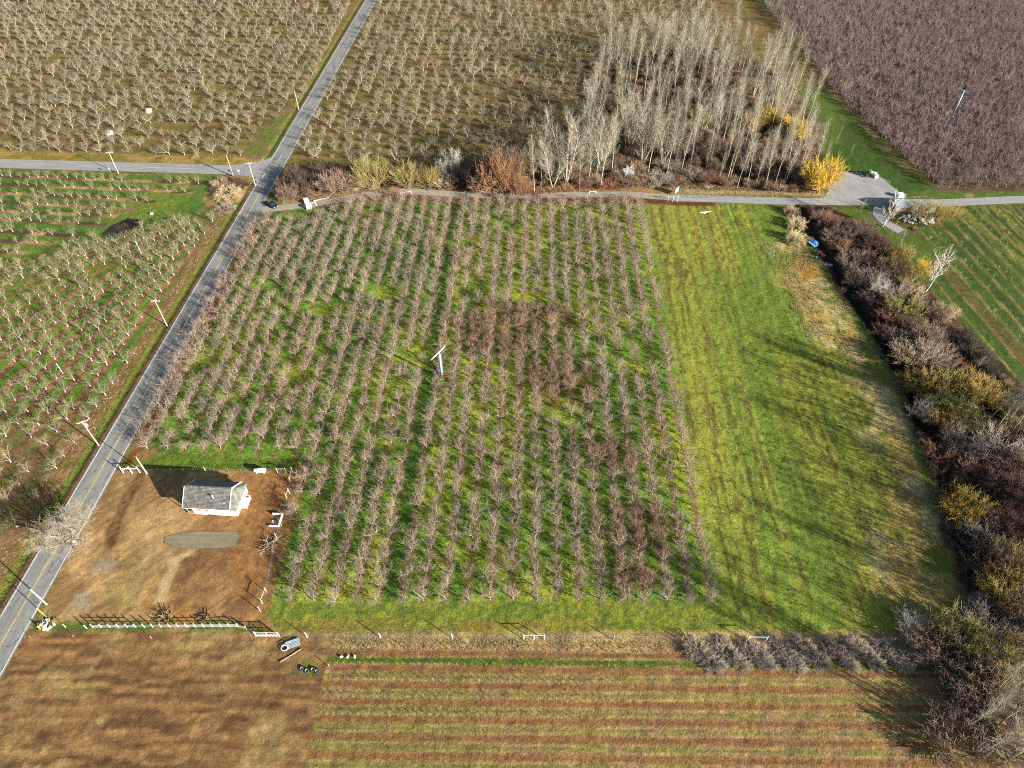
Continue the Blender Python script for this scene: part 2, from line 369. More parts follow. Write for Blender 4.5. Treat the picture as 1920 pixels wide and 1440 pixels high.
# ------------------------------------------------------------------ ground sheet
def graded(segs):
    out = [segs[0][0]]
    for a, b, st in segs:
        n = max(1, int(round((b - a) / st))); out += list(a + (b - a) * (np.arange(1, n + 1) / n))
    return np.array(out)
gx = graded([(-2500, -900, 400), (-900, -420, 30), (-420, -240, 1.6), (-240, -150, 0.8), (-150, 130, 0.44), (130, 240, 0.8), (240, 420, 1.6), (420, 900, 30), (900, 2500, 400)])
gy = graded([(-900, -100, 100), (-100, 18, 6), (18, 130, 0.44), (130, 240, 0.56), (240, 330, 1.0), (330, 480, 1.8), (480, 900, 30), (900, 5000, 400)])
GX, GY = np.meshgrid(gx, gy)
def trench(x, y):
    return -1.25 * np.exp(-(seg_dist(x, y, CREEK) / 1.9) ** 2)
droad = np.abs(GX - (kC * GY + cC)) - ROAD_HALF
dside = seg_dist(GX, GY, SIDE) - SIDE_HALF
dtrack = np.minimum(seg_dist(GX, GY, TRACK) - 1.9, seg_dist(GX, GY, TRACK2) - 2.3)
dlot = -poly_sd(GX, GY, LOT)
dpad = -poly_sd(GX, GY, PAD)
dhard = np.minimum(np.minimum(droad, dside), np.minimum(np.minimum(dtrack, dlot), seg_dist(GX, GY, DRIVE) - 2.0))
dhard = np.minimum(dhard, dpad)

fine = vnoise(GX, GY, 0.8, 40); mid = fbm(GX, GY, 5, 50); big = fbm(GX, GY, 28, 60); huge = fbm(GX, GY, 75, 70, 3)
COLR = np.zeros(GX.shape + (3,)); H_AMP = np.full(GX.shape, 0.10)
def paint(mask, col):
    global COLR
    mask = np.clip(mask, 0, 1)[..., None]; COLR = COLR * (1 - mask) + (col if np.ndim(col) == 3 else np.asarray(col)) * mask
def mixc(a, b, t): t = np.clip(t, 0, 1)[..., None]; return np.asarray(a) * (1 - t) + np.asarray(b) * t
def rag(sd, soft=0.8, amp=1.6): return sstep(-soft, soft, sd + (mid - 0.5) * 2 * amp + (fine - .5) * amp * .8)

GRASS = lin(96, 120, 50); GRASS_Y = lin(140, 142, 52); GRASS_D = lin(62, 86, 38); STRAW = lin(196, 168, 108); OLIVE = lin(122, 116, 58)
TAN = lin(186, 152, 108); BROWN = lin(112, 84, 58); RUST = lin(166, 126, 82); RUST_D = lin(136, 101, 68); DARK = lin(62, 48, 38); GREY = lin(165, 155, 135)
# countryside beyond and between
paint(np.ones(GX.shape), mixc(mixc(OLIVE, GRASS, sstep(.42, .6, big)), TAN, sstep(.52, .68, mid) * .6))
# top orchards: brown leaf litter with olive and green patches between the rows
top = ((GX < road_x(GY) - 3.5) & (GY > 228)) | ((GX > -84) & (GY > 209) & (GX < 140))
rowt = 0.5 + 0.5 * np.cos((GY + .045 * GX) * 2 * np.pi / 6.3)
c_top = mixc(mixc(lin(150, 120, 78), lin(118, 116, 56), sstep(.40, .62, big * .5 + rowt * .5)), lin(112, 84, 56), sstep(.5, .68, mid) * .75)
paint(top * 1.0, c_top)
# main orchard floor
ORCH = [(row_x(30.6, 90), 90), (row_x(30.6, 196), 196), (-62, 199), (-38, 207), (0, 203.5), (row_x(-0.5, 203), 203), (row_x(-0.5, 52), 52), (-46, 53), (-50, 89.0)]
mo = rag(poly_sd(GX, GY, ORCH), .5, .7)
ri = (0.0325 * (GY - 100) + 39.4 - GX) / 4.22; rf = np.abs(ri - np.round(ri))       # 0 at the tree row
g_or = 1.35 * mixc(mixc(lin(104, 136, 48), GRASS_D * 1.3, sstep(.5, .7, mid)), lin(146, 156, 52), sstep(.46, .64, big * .6 + mid * .4))
lane = np.abs(ri - 14.5) < .42; g_or = np.where(lane[..., None], lin(90, 122, 44) * 1.2, g_or)
g_or = mixc(g_or, lin(150, 118, 84), (1 - sstep(.08, .22, rf + (mid - .5) * .25)) * .7)
paint(mo, g_or)
ZB = [(940, 620, 14, 13), (1060, 720, 11, 10), (1190, 990, 9, 7), (1010, 600, 12, 8), (1150, 860, 7, 5), (1180, 1080, 7, 4)]
ZY = [(725, 550, 5, 4), (620, 582, 6, 3), (790, 668, 4, 5), (1060, 775, 4, 4), (1190, 690, 5, 4), (1150, 600, 4, 4), (1000, 560, 3, 4)]
def zone(X, Y, zs):
    m = np.zeros(np.shape(X))
    for px, py, rx, ry in zs:
        c = at(px, py); m = np.maximum(m, 1 - sstep(.6, 1.25, np.hypot((X - c[0]) / rx, (Y - c[1]) / ry)))
    return m
brown_zone = zone(GX, GY, ZB) * mo * sstep(.3, .6, mid + .15)
paint(brown_zone * .6, mixc(lin(138, 106, 72), lin(104, 82, 58), sstep(.4, .6, fbm(GX, GY, 2, 79))))
paint(zone(GX, GY, ZY) * mo * .8, 1.4 * mixc(lin(158, 166, 54), lin(130, 144, 50), mid))
mrust = rag(1.25 - np.abs(GX - (row_x(29.55, GY) - .2)), .5, .5) * (GY > 86) * (GY < 188)
paint(mrust * .9, mixc(lin(132, 72, 36), lin(96, 62, 36), sstep(.45, .6, mid)))
# headland along the front fence and north of the yard
head = sstep(0, 1, GY - 51.5) * (1 - sstep(57.6, 59.2, GY + (mid - .5) * 2)) * (GX > -46) * (GX < 84)
paint(head * .95, 1.1 * mixc(mixc(GRASS, GRASS_Y, sstep(.2, .8, mid * .5 + fine * .5)), lin(150, 130, 62), sstep(.4, .7, big) * sstep(.8, 0, np.abs(GY - 53.8) - .5) * .8))
hn = rag(poly_sd(GX, GY, P((225, 878), (290, 852), (562, 862), (556, 885))), .6, .6)
paint(hn, mixc(GRASS, lin(120, 138, 42), mid))
paint(rag(1.9 - np.hypot((GX - at(275, 852)[0]) / 1.2, GY - at(275, 852)[1]), .6, .6), RUST)
# open grass field
mg = rag(poly_sd(GX, GY, GREEN), .8, .8)
uu = GX - 0.0325 * (GY - 100)                                   # across the drill lines
st1 = vnoise(uu, GY * .045, .9, 81); st2 = vnoise(uu, GY * .03, 2.3, 82); st3 = vnoise(uu * 1.0, GY * .3, .6, 84)
f_col = mixc(lin(120, 138, 54), lin(146, 147, 60), sstep(.3, .7, st2 * .6 + big * .4))
f_col = mixc(f_col, lin(100, 90, 46), sstep(.55, .70, st1 * .55 + st3 * .45) * .8)
st5 = vnoise(uu, GY * .02, .5, 88); f_col = mixc(f_col, lin(86, 78, 42), sstep(.74, .86, st5 * .7 + mid * .3) * .8)
old_rows = np.abs(((uu - 39.4) / 4.22) - np.round((uu - 39.4) / 4.22))
f_col = mixc(f_col, lin(118, 100, 54), (1 - sstep(.05, .2, old_rows + (mid - .5) * .2)) * .55 * sstep(100, 150, GY + (big - .5) * 60) * (uu < 66))
f_col = mixc(f_col, lin(100, 122, 48), sstep(.45, .65, fbm(uu, GY * .5, 22, 90)) * sstep(52, 66, uu) * .8)
paint(mg, f_col * 1.3)
# straw margin on the creek side of the field
dcl = seg_dist(GX, GY, CREEK_L) * np.where(GX < np.interp(GY, [p[1] for p in CREEK_L][::-1], [p[0] for p in CREEK_L][::-1]), 1, -1)
marg = mg * sstep(20, 9, dcl + (big - .5) * 16 + (mid - .5) * 7) * (GY < 178)
paint(marg * .9, mixc(mixc(lin(190, 164, 92), lin(120, 130, 50), sstep(.42, .6, mid)), lin(206, 186, 128), sstep(.52, .62, fbm(GX, GY, 7, 95)) ))
paint(rag(poly_sd(GX, GY, P((1495, 480), (1525, 492), (1545, 520), (1510, 525), (1490, 500))), .8, 1.2), lin(182, 138, 62))
# creek thicket floor
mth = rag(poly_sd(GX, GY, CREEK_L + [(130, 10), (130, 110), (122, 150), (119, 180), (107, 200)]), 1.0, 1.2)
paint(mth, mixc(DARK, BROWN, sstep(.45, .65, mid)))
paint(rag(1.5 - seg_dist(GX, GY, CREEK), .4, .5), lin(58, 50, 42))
# sapling field on the right
SAPF = [(row_x(0, 0), 0)] and [(128, 110), (122, 150), (121, 180), (134, 190), (146, 199.5), (240, 202), (300, 140), (300, 60), (135, 60)]
ms = rag(poly_sd(GX, GY, SAPF), .8, .8)
us = GX + 0.075 * (GY - 180); sf = np.abs((us - 131.5) / 4.4 - np.round((us - 131.5) / 4.4))
s_col = mixc(mixc(lin(82, 106, 44), lin(122, 130, 54), sstep(.42, .62, big)), lin(72, 92, 42), sstep(.5, .64, vnoise(us, GY * .05, 1.0, 97)))
s_col = mixc(s_col, mixc(TAN, lin(130, 110, 66), mid * 1.4 - .2), (1 - sstep(.04, .13, sf + (mid - .5) * .16)) * .75)
paint(ms, s_col)
paint(rag(1.6 - np.abs(us - 128.6), .4, .4) * ms * .8, mixc(lin(118, 112, 60), BROWN, mid))
# meadow strip between grove and mauve orchard, and round the shed
TOPG = [(123, 300), (110, 232), (116, 219)] + P((1640, 322), (1695, 368)) + [(150, 207), (140, 230), (137, 300)]
paint(rag(poly_sd(GX, GY, TOPG), 1, 1.2), mixc(lin(72, 98, 40), lin(98, 118, 48), sstep(.4, .6, big)))
paint(rag(poly_sd(GX, GY, P((1560, 385), (1640, 384), (1700, 440), (1790, 470), (1720, 500), (1650, 440))), .8, 1), mixc(lin(78, 104, 40), lin(104, 116, 52), mid))
# mauve orchard floor
MAUVE = [(139, 300), (142, 262), (149, 208.5), (300, 210), (360, 300), (300, 420), (150, 420)]
paint(rag(poly_sd(GX, GY, MAUVE), 1, .8), mixc(lin(120, 92, 76), lin(92, 78, 56), sstep(.42, .6, mid)))
# grove floor
GROVE = [(2, 208.5), (30, 211), (52, 214), (62, 212), (92, 209), (106, 206), (112, 222), (122, 262), (124, 300), (112, 345), (40, 330), (28, 262), (14, 228)]
paint(rag(poly_sd(GX, GY, GROVE), 2, 2), mixc(lin(112, 88, 62), lin(84, 70, 48), sstep(.45, .6, mid)))
paint(rag(2.2 - np.abs(GY - np.interp(GX, [55, 75, 106], [208.5, 207.2, 205.6])), .6, .6) * (GX > 54) * (GX < 108), mixc(lin(200, 168, 134), lin(176, 150, 100), mid))
paint(rag(1.4 - np.abs(GY - np.interp(GX, [55, 75, 106], [206.2, 205.6, 204.6])), .6, .6) * (GX > 60) * (GX < 106) * .9, lin(128, 138, 56))
# verge north of the track along the hedge
paint(rag(2.5 - np.abs(seg_dist(GX, GY, TRACK) - 3.5), .8, .8) * (GY > 200) * (GX > -78), mixc(lin(186, 150, 110), lin(150, 112, 74), mid))
paint(rag(2.4 - seg_dist(GX, GY, P((1190, 374), (1260, 378), (1330, 380))), .7, .7), lin(112, 74, 46))
# left orchards
lx = lambda y: road_x(y) - ROAD_HALF
mleft = sstep(0, 1.5, lx(GY) - 5.5 - GX) * (GY < 221) * (GY > 0)
wob = vnoise(GX, GY, 9, 201) * 1.1
u150 = GX.copy()
for _ in range(6):
    slope = .04 + np.clip((-u150 - 93) / 43, 0, 2.0) * .23; u150 = GX - slope * (GY - 132)
lf = np.abs((u150 + 98.6) / 4.7 - np.round((u150 + 98.6) / 4.7))
strip = 1 - sstep(.18, .27, lf + (mid - .5) * .16)
c_g = mixc(lin(82, 124, 42), lin(112, 140, 52), sstep(.4, .62, big))
c_l = mixc(c_g, mixc(lin(178, 138, 100), lin(126, 92, 66), sstep(.4, .6, fine * .5 + mid * .5)), strip)
near = sstep(122, 90, GY + (big - .5) * 40) * .8 + sstep(-104, -97, GX) * .5
c_l = mixc(c_l, mixc(lin(150, 116, 84), lin(124, 100, 66), sstep(.42, .58, mid)), near * .9)
paint(mleft, c_l)
UPP = P((0, 322), (395, 330), (400, 350), (370, 400), (235, 440), (130, 465), (60, 482), (0, 492)) + [(-330, 180), (-300, 226)]
mu = rag(poly_sd(GX, GY, UPP), .8, .8)
paint(mu, mixc(lin(92, 126, 50), lin(118, 136, 56), sstep(.4, .64, big)))
TROWS = []      # tree strips of the upper left block: (left end, right end)
for yl, xr, yr in ((330, 383, 344), (346, 358, 360), (362, 287, 378), (379, 246, 392), (396, 218, 405.5), (411, 196, 421), (433, 148, 443), (452, 100, 456.5), (472, 45, 474)):
    a = np.array(at(0, yl)); b = np.array(at(xr, yr)); d = (a - b) / np.hypot(*(a - b)); a2 = a + d * 110
    TROWS.append((tuple(a2), tuple(b)))
    dd = seg_dist(GX, GY, [tuple(a2), tuple(b)])
    paint(rag(1.05 - dd, .3, .35), mixc(mixc(TAN, lin(150, 114, 84), sstep(.4, .6, mid)), lin(104, 78, 62), sstep(.5, .62, vnoise(GX, GY, 6, 205))))
ASH = P((190, 440), (205, 425), (240, 408), (268, 412), (262, 422), (235, 440), (210, 447))
paint(rag(poly_sd(GX, GY, ASH), .5, .8) * .95, mixc(lin(44, 40, 44), lin(74, 66, 62), sstep(.5, .7, mid)))
# road verges: bare shoulder, green ditch, straw
dl = lx(GY) - GX
paint(sstep(7.5, 5.5, dl + (mid - .5)) * (dl > -1), mixc(lin(150, 118, 80), lin(128, 112, 62), sstep(.4, .6, mid)))
paint(sstep(1.1, .5, np.abs(dl - 2.6) + (mid - .5) * .8) * .9, mixc(lin(98, 112, 44), lin(120, 128, 50), big))
paint(sstep(.5, .2, np.abs(dl - 1.3) + (mid - .5) * .5) * .7, BROWN)
paint(sstep(.25, .1, np.abs(dl - 3.7)) * .5, lin(86, 68, 48))
paint(sstep(7.5, 6, dside + (mid - .5) * 3) * (GY > 226), mixc(lin(142, 128, 58), lin(176, 146, 84), sstep(.45, .6, mid)))
TR2 = P((395, 335), (470, 322), (480, 345), (460, 370), (400, 395), (380, 380))
paint(rag(poly_sd(GX, GY, TR2), .6, .8), mixc(lin(176, 146, 104), lin(140, 130, 70), mid))
gv = P((500, 240), (540, 210), (560, 195), (520, 292), (470, 297), (450, 290))
paint(rag(poly_sd(GX, GY, gv), 1.2, 2.2) * .9, mixc(mixc(lin(98, 118, 48), lin(124, 132, 58), mid), lin(140, 116, 78), sstep(.54, .66, fbm(GX, GY, 4, 160))))
dr_ = GX - (road_x(GY) + ROAD_HALF)
paint(sstep(1.6, .9, dr_ + (mid - .5)) * (dr_ > -1), mixc(lin(158, 136, 98), lin(118, 122, 60), mid))
# the bare yard
my = rag(poly_sd(GX, GY, YARD), .5, .6)
y_col = mixc(mixc(RUST, RUST_D, sstep(.42, .62, mid * .6 + fbm(GX, GY, 2.5, 120) * .4)), lin(178, 132, 76), sstep(.55, .68, fbm(GX, GY, 6, 123)))
west = sstep(-60, -74, GX + (big - .5) * 14)
y_col = mixc(y_col, mixc(lin(182, 150, 102), lin(150, 120, 78), sstep(.4, .62, mid)), west * .9)
y_col = mixc(y_col, lin(140, 126, 74), west * sstep(.54, .66, fbm(GX, GY, 9, 128)) * .5)
scr = vnoise((GX + GY) * .25, GX - GY, .9, 151); y_col = y_col * (.78 + .5 * scr[..., None]) * 1.12
paint(my, y_col)
yt = seg_dist(GX, GY, P((268, 885), (240, 930), (215, 985), (205, 1020)))
paint(rag(1.1 - yt, .4, .6) * .85, mixc(RUST_D, lin(104, 70, 42), sstep(.4, .6, vnoise(GX, GY, .7, 130))))
paint(rag(poly_sd(GX, GY, PAD) + .4, .5, .9) * .8, mixc(lin(152, 128, 88), lin(140, 112, 70), mid))
for q in range(5):
    tt = at(496 + q * 5, 925); t2 = at(480 + q * 6, 1000); paint(sstep(.3, .1, seg_dist(GX, GY, [tuple(tt), tuple(at(503 + q * 3, 960)), tuple(t2)])) * my * .6, lin(92, 62, 38))
for pts in (P((362, 1030), (330, 1050), (310, 1090), (300, 1130)), P((318, 1040), (322, 1070), (302, 1115))):
    paint(rag(.8 - seg_dist(GX, GY, pts), .4, .7) * .7, lin(205, 178, 132))
paint(rag(1.6 - np.hypot((GX - at(195, 1062)[0]) / 1.6, GY - at(195, 1062)[1]), .5, .6) * .6, GREY)
paint(rag(2.0 - np.hypot((GX - at(155, 1128)[0]), GY - at(155, 1128)[1]), .5, .6) * .6, GREY)
wash = poly_sd(GX, GY, P((455, 880), (545, 886), (500, 1150), (455, 1150), (420, 1050), (440, 1000)))
paint(rag(wash, 1.2, 1.5) * .7, mixc(lin(176, 126, 72), lin(142, 102, 64), sstep(.4, .62, vnoise(GX + GY, GX - GY, 1.1, 133))))
paint(rag(1.2 - seg_dist(GX, GY, P((553, 885), (548, 925), (528, 985), (510, 1060), (498, 1120))), .4, .5) * .9, mixc(lin(122, 84, 56), lin(168, 132, 88), mid))
# below the board fence
low = sstep(53.0, 52.2, GY + (mid - .5) * .8) * (GX > road_x(GY) + ROAD_HALF + .6)
FR = low * (GX < -33)
vs1 = vnoise(GX * .16, GY, .8, 140)
paint(FR, mixc(mixc(lin(154, 118, 76), lin(124, 93, 62), sstep(.42, .62, vs1)), mixc(lin(180, 150, 100), lin(150, 126, 78), mid), sstep(.5, .66, fbm(GX, GY, 8, 142))) * (.8 + .45 * vnoise(GX * .3, GY, .7, 152)[..., None]))
paint(rag(2.5 - np.hypot((GX + 38.5) / 1.7, GY - 47.2), .8, 1.2) * .8, lin(146, 122, 76))
paint(rag(1.4 - np.hypot((GX + 36.0), GY - 45.6), .6, .8) * .9, lin(118, 142, 48))
CR = low * (GX >= -33)
yy = GY + .013 * GX
c_cr = mixc(mixc(STRAW * 1.15, lin(172, 140, 98), sstep(.4, .6, mid)), lin(120, 128, 56), sstep(.5, .66, big) * .3)
c_cr = mixc(c_cr, lin(142, 106, 72), sstep(.8, .3, np.abs(yy - 48.35) + (mid - .5) * .5))
c_cr = mixc(c_cr, mixc(lin(108, 128, 48), lin(86, 104, 40), mid), sstep(.75, .45, np.abs(yy - 46.95) + (mid - .5) * .6))
for q in range(6):
    c_cr = mixc(c_cr, lin(138, 98, 62), sstep(.9, .4, np.abs(yy - 45.55 + q * 2.8) + (mid - .5) * .9) * .85)
    c_cr = mixc(c_cr, lin(112, 118, 56), sstep(.6, .2, np.abs(yy - 44.15 + q * 2.8) + (mid - .5) * 1.1) * .7)
paint(CR, c_cr)
# hard ground below the road sheets
paint(sstep(.3, -.2, dhard), lin(120, 112, 96))
# relief: clods and tufts everywhere except near made surfaces
H_AMP = .16 * np.ones(GX.shape); H_AMP = np.where(my > .5, .11, H_AMP); H_AMP = np.where(mg > .5, .17, H_AMP); H_AMP = np.where(mth > .5, .3, H_AMP)
rough_z = (fbm(GX, GY, 2.4, 300, 3) - .5) * 1.2 + (vnoise(GX, GY, .9, 305) - .5) * .7
furrow = np.where(mg > .5, (st1 - .5) * .10, 0) + np.where(FR > .5, (vs1 - .5) * .2, 0)
near_hard = sstep(.2, 2.0, dhard)
house_flat = sstep(0, 2, -poly_sd(GX, GY, P((335, 975), (465, 975), (475, 885), (340, 885))))
Z = (rough_z * H_AMP + furrow) * near_hard * house_flat + trench(GX, GY) - .05 * (1 - near_hard)
far_fade = (np.abs(GX) < 415) & (GY < 478) & (GY > 19)
Z = np.where(far_fade, Z, 0)
# roadside ditch on the west verge
Z -= .35 * np.exp(-((dl - 2.4) / .9) ** 2) * (dl > .3) * (GY > 19) * (GY < 478) * (np.abs(GY - 223) > 7)
COLR *= (1 + (fine[..., None] - .5) * .35)

ny, nx = GX.shape
idx = np.arange(ny * nx, dtype=np.int32).reshape(ny, nx)
quads = np.stack([idx[:-1, :-1], idx[:-1, 1:], idx[1:, 1:], idx[1:, :-1]], -1).reshape(-1, 4)
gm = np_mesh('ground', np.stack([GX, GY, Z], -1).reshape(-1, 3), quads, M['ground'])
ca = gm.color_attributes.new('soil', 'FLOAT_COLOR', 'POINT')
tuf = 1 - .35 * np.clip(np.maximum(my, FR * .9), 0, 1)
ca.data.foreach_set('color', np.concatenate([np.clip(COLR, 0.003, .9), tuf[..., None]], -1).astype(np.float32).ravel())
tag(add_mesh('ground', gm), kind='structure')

def gz(x, y):
    return float(trench(np.array(x), np.array(y)))

# ------------------------------------------------------------------ roads, track, lot
def ribbon(name, pts, half, z, m, parent=None, kind='structure', step=2.5, dash=None):
    p = np.array(pts, float); seg = np.hypot(*np.diff(p, axis=0).T); s = np.concatenate([[0], np.cumsum(seg)])
    n = max(2, int(s[-1] / step)); t = np.linspace(0, s[-1], n)
    # smooth the corners of the centre line
    c = np.stack([np.interp(t, s, p[:, 0]), np.interp(t, s, p[:, 1])], 1)
    for _ in range(3):
        c[1:-1] = (c[:-2] + 2 * c[1:-1] + c[2:]) / 4
    d = np.gradient(c, axis=0); d /= np.hypot(d[:, 0], d[:, 1])[:, None]; nrm = np.stack([d[:, 1], -d[:, 0]], 1)
    off = half if isinstance(half, tuple) else (-half, half)
    mb = MB(); uvs = []
    for i in range(n - 1):
        if dash and (t[i] % dash[0]) > dash[1]: continue
        q = [(*(c[i] + nrm[i] * off[0]), z), (*(c[i] + nrm[i] * off[1]), z), (*(c[i + 1] + nrm[i + 1] * off[1]), z), (*(c[i + 1] + nrm[i + 1] * off[0]), z)]
        mb.add(q, [(0, 1, 2, 3)]); uvs += [(0, t[i]), (1, t[i]), (1, t[i + 1]), (0, t[i + 1])]
    me = bpy.data.meshes.new(name); me.from_pydata(mb.v, [], mb.f); me.materials.append(m)
    uv = me.uv_layers.new(name='UVMap')
    for li, loop in enumerate(me.loops): uv.data[li].uv = uvs[loop.vertex_index]
    me.update()
    o = add_mesh(name, me, parent)
    if kind and not parent: o['kind'] = kind
    return o
def sheet(name, poly, z, m, kind='structure', ragged=0.0, n=6, along_x=False):
    pts = []
    for i in range(len(poly)):
        a = np.array(poly[i]); b = np.array(poly[(i + 1) % len(poly)])
        for k in range(n):
            q = a + (b - a) * k / n; pts.append((q[0] + (random.uniform(-ragged, ragged) if k else 0), q[1] + (random.uniform(-ragged, ragged) if k else 0), z))
    me = bpy.data.meshes.new(name); me.from_pydata(pts, [], [tuple(range(len(pts)))]); me.materials.append(m)
    uv = me.uv_layers.new(name='UVMap')
    for li, loop in enumerate(me.loops): uv.data[li].uv = (pts[loop.vertex_index][1] * .25, pts[loop.vertex_index][0]) if along_x else (pts[loop.vertex_index][0] * .03, pts[loop.vertex_index][1])
    me.update()
    if me.polygons[0].normal.z < 0: me.flip_normals()
    o = add_mesh(name, me); o['kind'] = kind; return o
road = ribbon('road', road_c, ROAD_HALF + .35, .030, M['asphalt'])
below = [(road_x(y), y) for y in (-60, 40, 140, 217)]; above = [(road_x(y), y) for y in (231, 300, 480, 700)]
for sgn in (-1, 1):
    for seg in ((below, above) if sgn < 0 else ([(road_x(y), y) for y in (-60, 100, 195)], [(road_x(y), y) for y in (202, 300, 480, 700)])):
        ribbon('edge_line', seg, (sgn * ROAD_HALF - .08, sgn * ROAD_HALF + .08), .0345, M['line_white'], road)
ribbon('centre_line', below, (-.16, -.05), .0345, M['line_yellow'], road)
ribbon('centre_line', below, (.05, .16), .0345, M['line_yellow'], road)
ribbon('centre_line', above, (-.06, .06), .0345, M['line_yellow'], road, dash=(12, 4), step=1.0)
side = ribbon('side_road', SIDE, SIDE_HALF, .022, M['asphalt_grey'])
ribbon('centre_line', SIDE[:-1], (-.08, .08), .0265, M['line_yellow'], side, dash=(12, 4), step=1.0)
FLARE = P((437, 327.5), (470, 331), (487, 347)) + [(road_x(211), 212), (road_x(236), 236)] + P((516, 292), (490, 302), (455, 308), (425, 310.5))
sheet('road_junction', FLARE, .026, M['asphalt_grey'])
m_ = MB()
a, b = at(497, 326), at(491, 334)
dv = (b - a) / np.hypot(*(b - a)); nv = np.array([dv[1], -dv[0]]) * .18
m_.add([(*(a - nv), .0345), (*(a + nv), .0345), (*(b + nv), .0345), (*(b - nv), .0345)], [(0, 1, 2, 3)])
m_.build('stop_line', M['line_white'], road)
ribbon('farm_track', TRACK, 1.9, .014, M['gravel'])
ribbon('farm_road', TRACK2, 2.2, .018, M['lot_gravel'])
sheet('gravel_lot', LOT, .010, M['lot_gravel'], ragged=.35)
ribbon('farm_drive', DRIVE, 1.9, .006, M['lot_gravel'])
sheet('gravel_pad', PAD, .022, M['pad_gravel'], ragged=.16, n=9, along_x=True)

# ------------------------------------------------------------------ trees: branching skeletons turned into tubes
def _norm(v): return v / (np.linalg.norm(v) + 1e-9)
def branch(r, p, d, L, k, up, wob):
    pts = [p]; d = _norm(d)
    for _ in range(k - 1):
        d = _norm(d + np.array([0, 0, up]) + r.normal(0, wob, 3)); pts.append(pts[-1] + d * (L / (k - 1)))
    return np.array(pts)
def tubes(P_, R_, n):
    """(B,k,3) centre lines and (B,k) radii to verts and quads"""
    B, k, _ = P_.shape
    T = np.gradient(P_, axis=1); T /= np.linalg.norm(T, axis=2, keepdims=True) + 1e-9
    ref = np.where(np.abs(T[:, :1, 2:3]) > .9, np.array([1.0, 0, 0]), np.array([0, 0, 1.0]))
    ref = np.broadcast_to(ref, T.shape)
    X = np.cross(T, ref); X /= np.linalg.norm(X, axis=2, keepdims=True) + 1e-9; Y = np.cross(T, X)
    a = np.arange(n) * 2 * np.pi / n
    V = P_[:, :, None, :] + R_[:, :, None, None] * (X[:, :, None, :] * np.cos(a)[None, None, :, None] + Y[:, :, None, :] * np.sin(a)[None, None, :, None])
    base = (np.arange(B)[:, None, None] * k + np.arange(k - 1)[None, :, None]) * n
    j = np.arange(n)[None, None, :]; j2 = (j + 1) % n
    Q = np.stack([base + j, base + j2, base + n + j2, base + n + j], -1).reshape(-1, 4)
    return V.reshape(-1, 3), Q
def perp_dir(r, d, ang, az=None):
    d = _norm(d); q = np.array([1.0, 0, 0]) if abs(d[2]) > .9 else np.array([0, 0, 1.0])
    x = _norm(np.cross(d, q)); y = np.cross(d, x); a = r.uniform(0, 2 * math.pi) if az is None else az
    return math.cos(ang) * d + math.sin(ang) * (math.cos(a) * x + math.sin(a) * y)
def skeleton(seed, levels, trunks=None):
    r = np.random.default_rng(seed); out = []
    lv0 = levels[0]; cur = []
    for d0, L0, p0 in (trunks(r) if trunks else [(np.array([0, 0, 1.0]), lv0['len'], np.zeros(3))]):
        cur.append(branch(r, np.array(p0, float), d0, L0, lv0['k'], lv0.get('up', 0), lv0.get('wob', .05)))
    rad = [lv0['r']] * len(cur); out.append((np.array(cur), np.array(rad), lv0))
    for lv in levels[1:]:
        nb = []; nr = []
        for pts, pr in zip(cur, rad):
            m = lv['n'] if isinstance(lv['n'], int) else int(r.integers(*lv['n']))
            az0 = r.uniform(0, 6.28)
            for q in range(m):
                t = lv['t'][0] + (lv['t'][1] - lv['t'][0]) * ((q + r.uniform(.1, .9)) / m)
                x = t * (len(pts) - 1); i = min(int(x), len(pts) - 2); p = pts[i] + (pts[i + 1] - pts[i]) * (x - i)
                d = perp_dir(r, pts[i + 1] - pts[i], R(r.uniform(*lv['ang'])), az0 + q * 2.4 + r.uniform(-.5, .5))
                L = r.uniform(*lv['len']) * (1 - lv.get('taper', 0) * t)
                nb.append(branch(r, p, d, L, lv['k'], lv.get('up', 0), lv.get('wob', .1))); nr.append(lv['r'] * (1 - .5 * lv.get('taper', 0) * t))
        cur, rad = nb, nr; out.append((np.array(cur), np.array(rad), lv))
    return out
def skel_mesh(name, parts, mats, levels_mats):
    V = []; Q = []; MI = []; nv = 0
    for (pts, rad, lv), mi in zip(parts, levels_mats):
        k = pts.shape[1]; R_ = rad[:, None] * np.linspace(1, lv.get('tip', .35), k)[None, :]
        v, q = tubes(pts, R_, lv['s']); V.append(v); Q.append(q + nv); MI.append(np.full(len(q), mi)); nv += len(v)
    return np_mesh(name, np.concatenate(V), np.concatenate(Q), mats, np.concatenate(MI))
def tree_variant(name, seed, levels, m_trunk, m_limb, m_twig, trunk_levels=1, trunks=None):
    """(trunk mesh, crown mesh): the first levels make the trunk, the rest limbs and twigs"""
    sk = skeleton(seed, levels, trunks); nl = len(sk)
    tm = skel_mesh(name + '_trunk', sk[:trunk_levels], [m_trunk], [0] * trunk_levels)
    cm = skel_mesh(name + '_crown', sk[trunk_levels:], [m_limb, m_twig], [0 if i < nl - trunk_levels - 1 else 1 for i in range(nl - trunk_levels)])
    return tm, cm
def vase(h, sp, n_l=6, n_s=7, n_t=13, tw=.0075, up=.06, lr=.075, tr=.15):
    return [dict(len=.75 * h / 3.6, k=3, r=tr, s=6, wob=.08, tip=.85),
            dict(n=n_l, t=(.75, 1.0), ang=(34 * sp, 60 * sp), len=(1.7 * h / 3.6, 2.8 * h / 3.6), k=5, r=lr, s=4, up=up, wob=.15, tip=.4),
            dict(n=n_s, t=(.2, 1.0), ang=(28, 66), len=(.7, 1.5), k=4, r=.026, s=3, up=.08, wob=.2),
            dict(n=n_t, t=(.1, 1.0), ang=(22, 66), len=(.3, .8), k=3, r=tw, s=3, up=.10, wob=.18, tip=.5)]
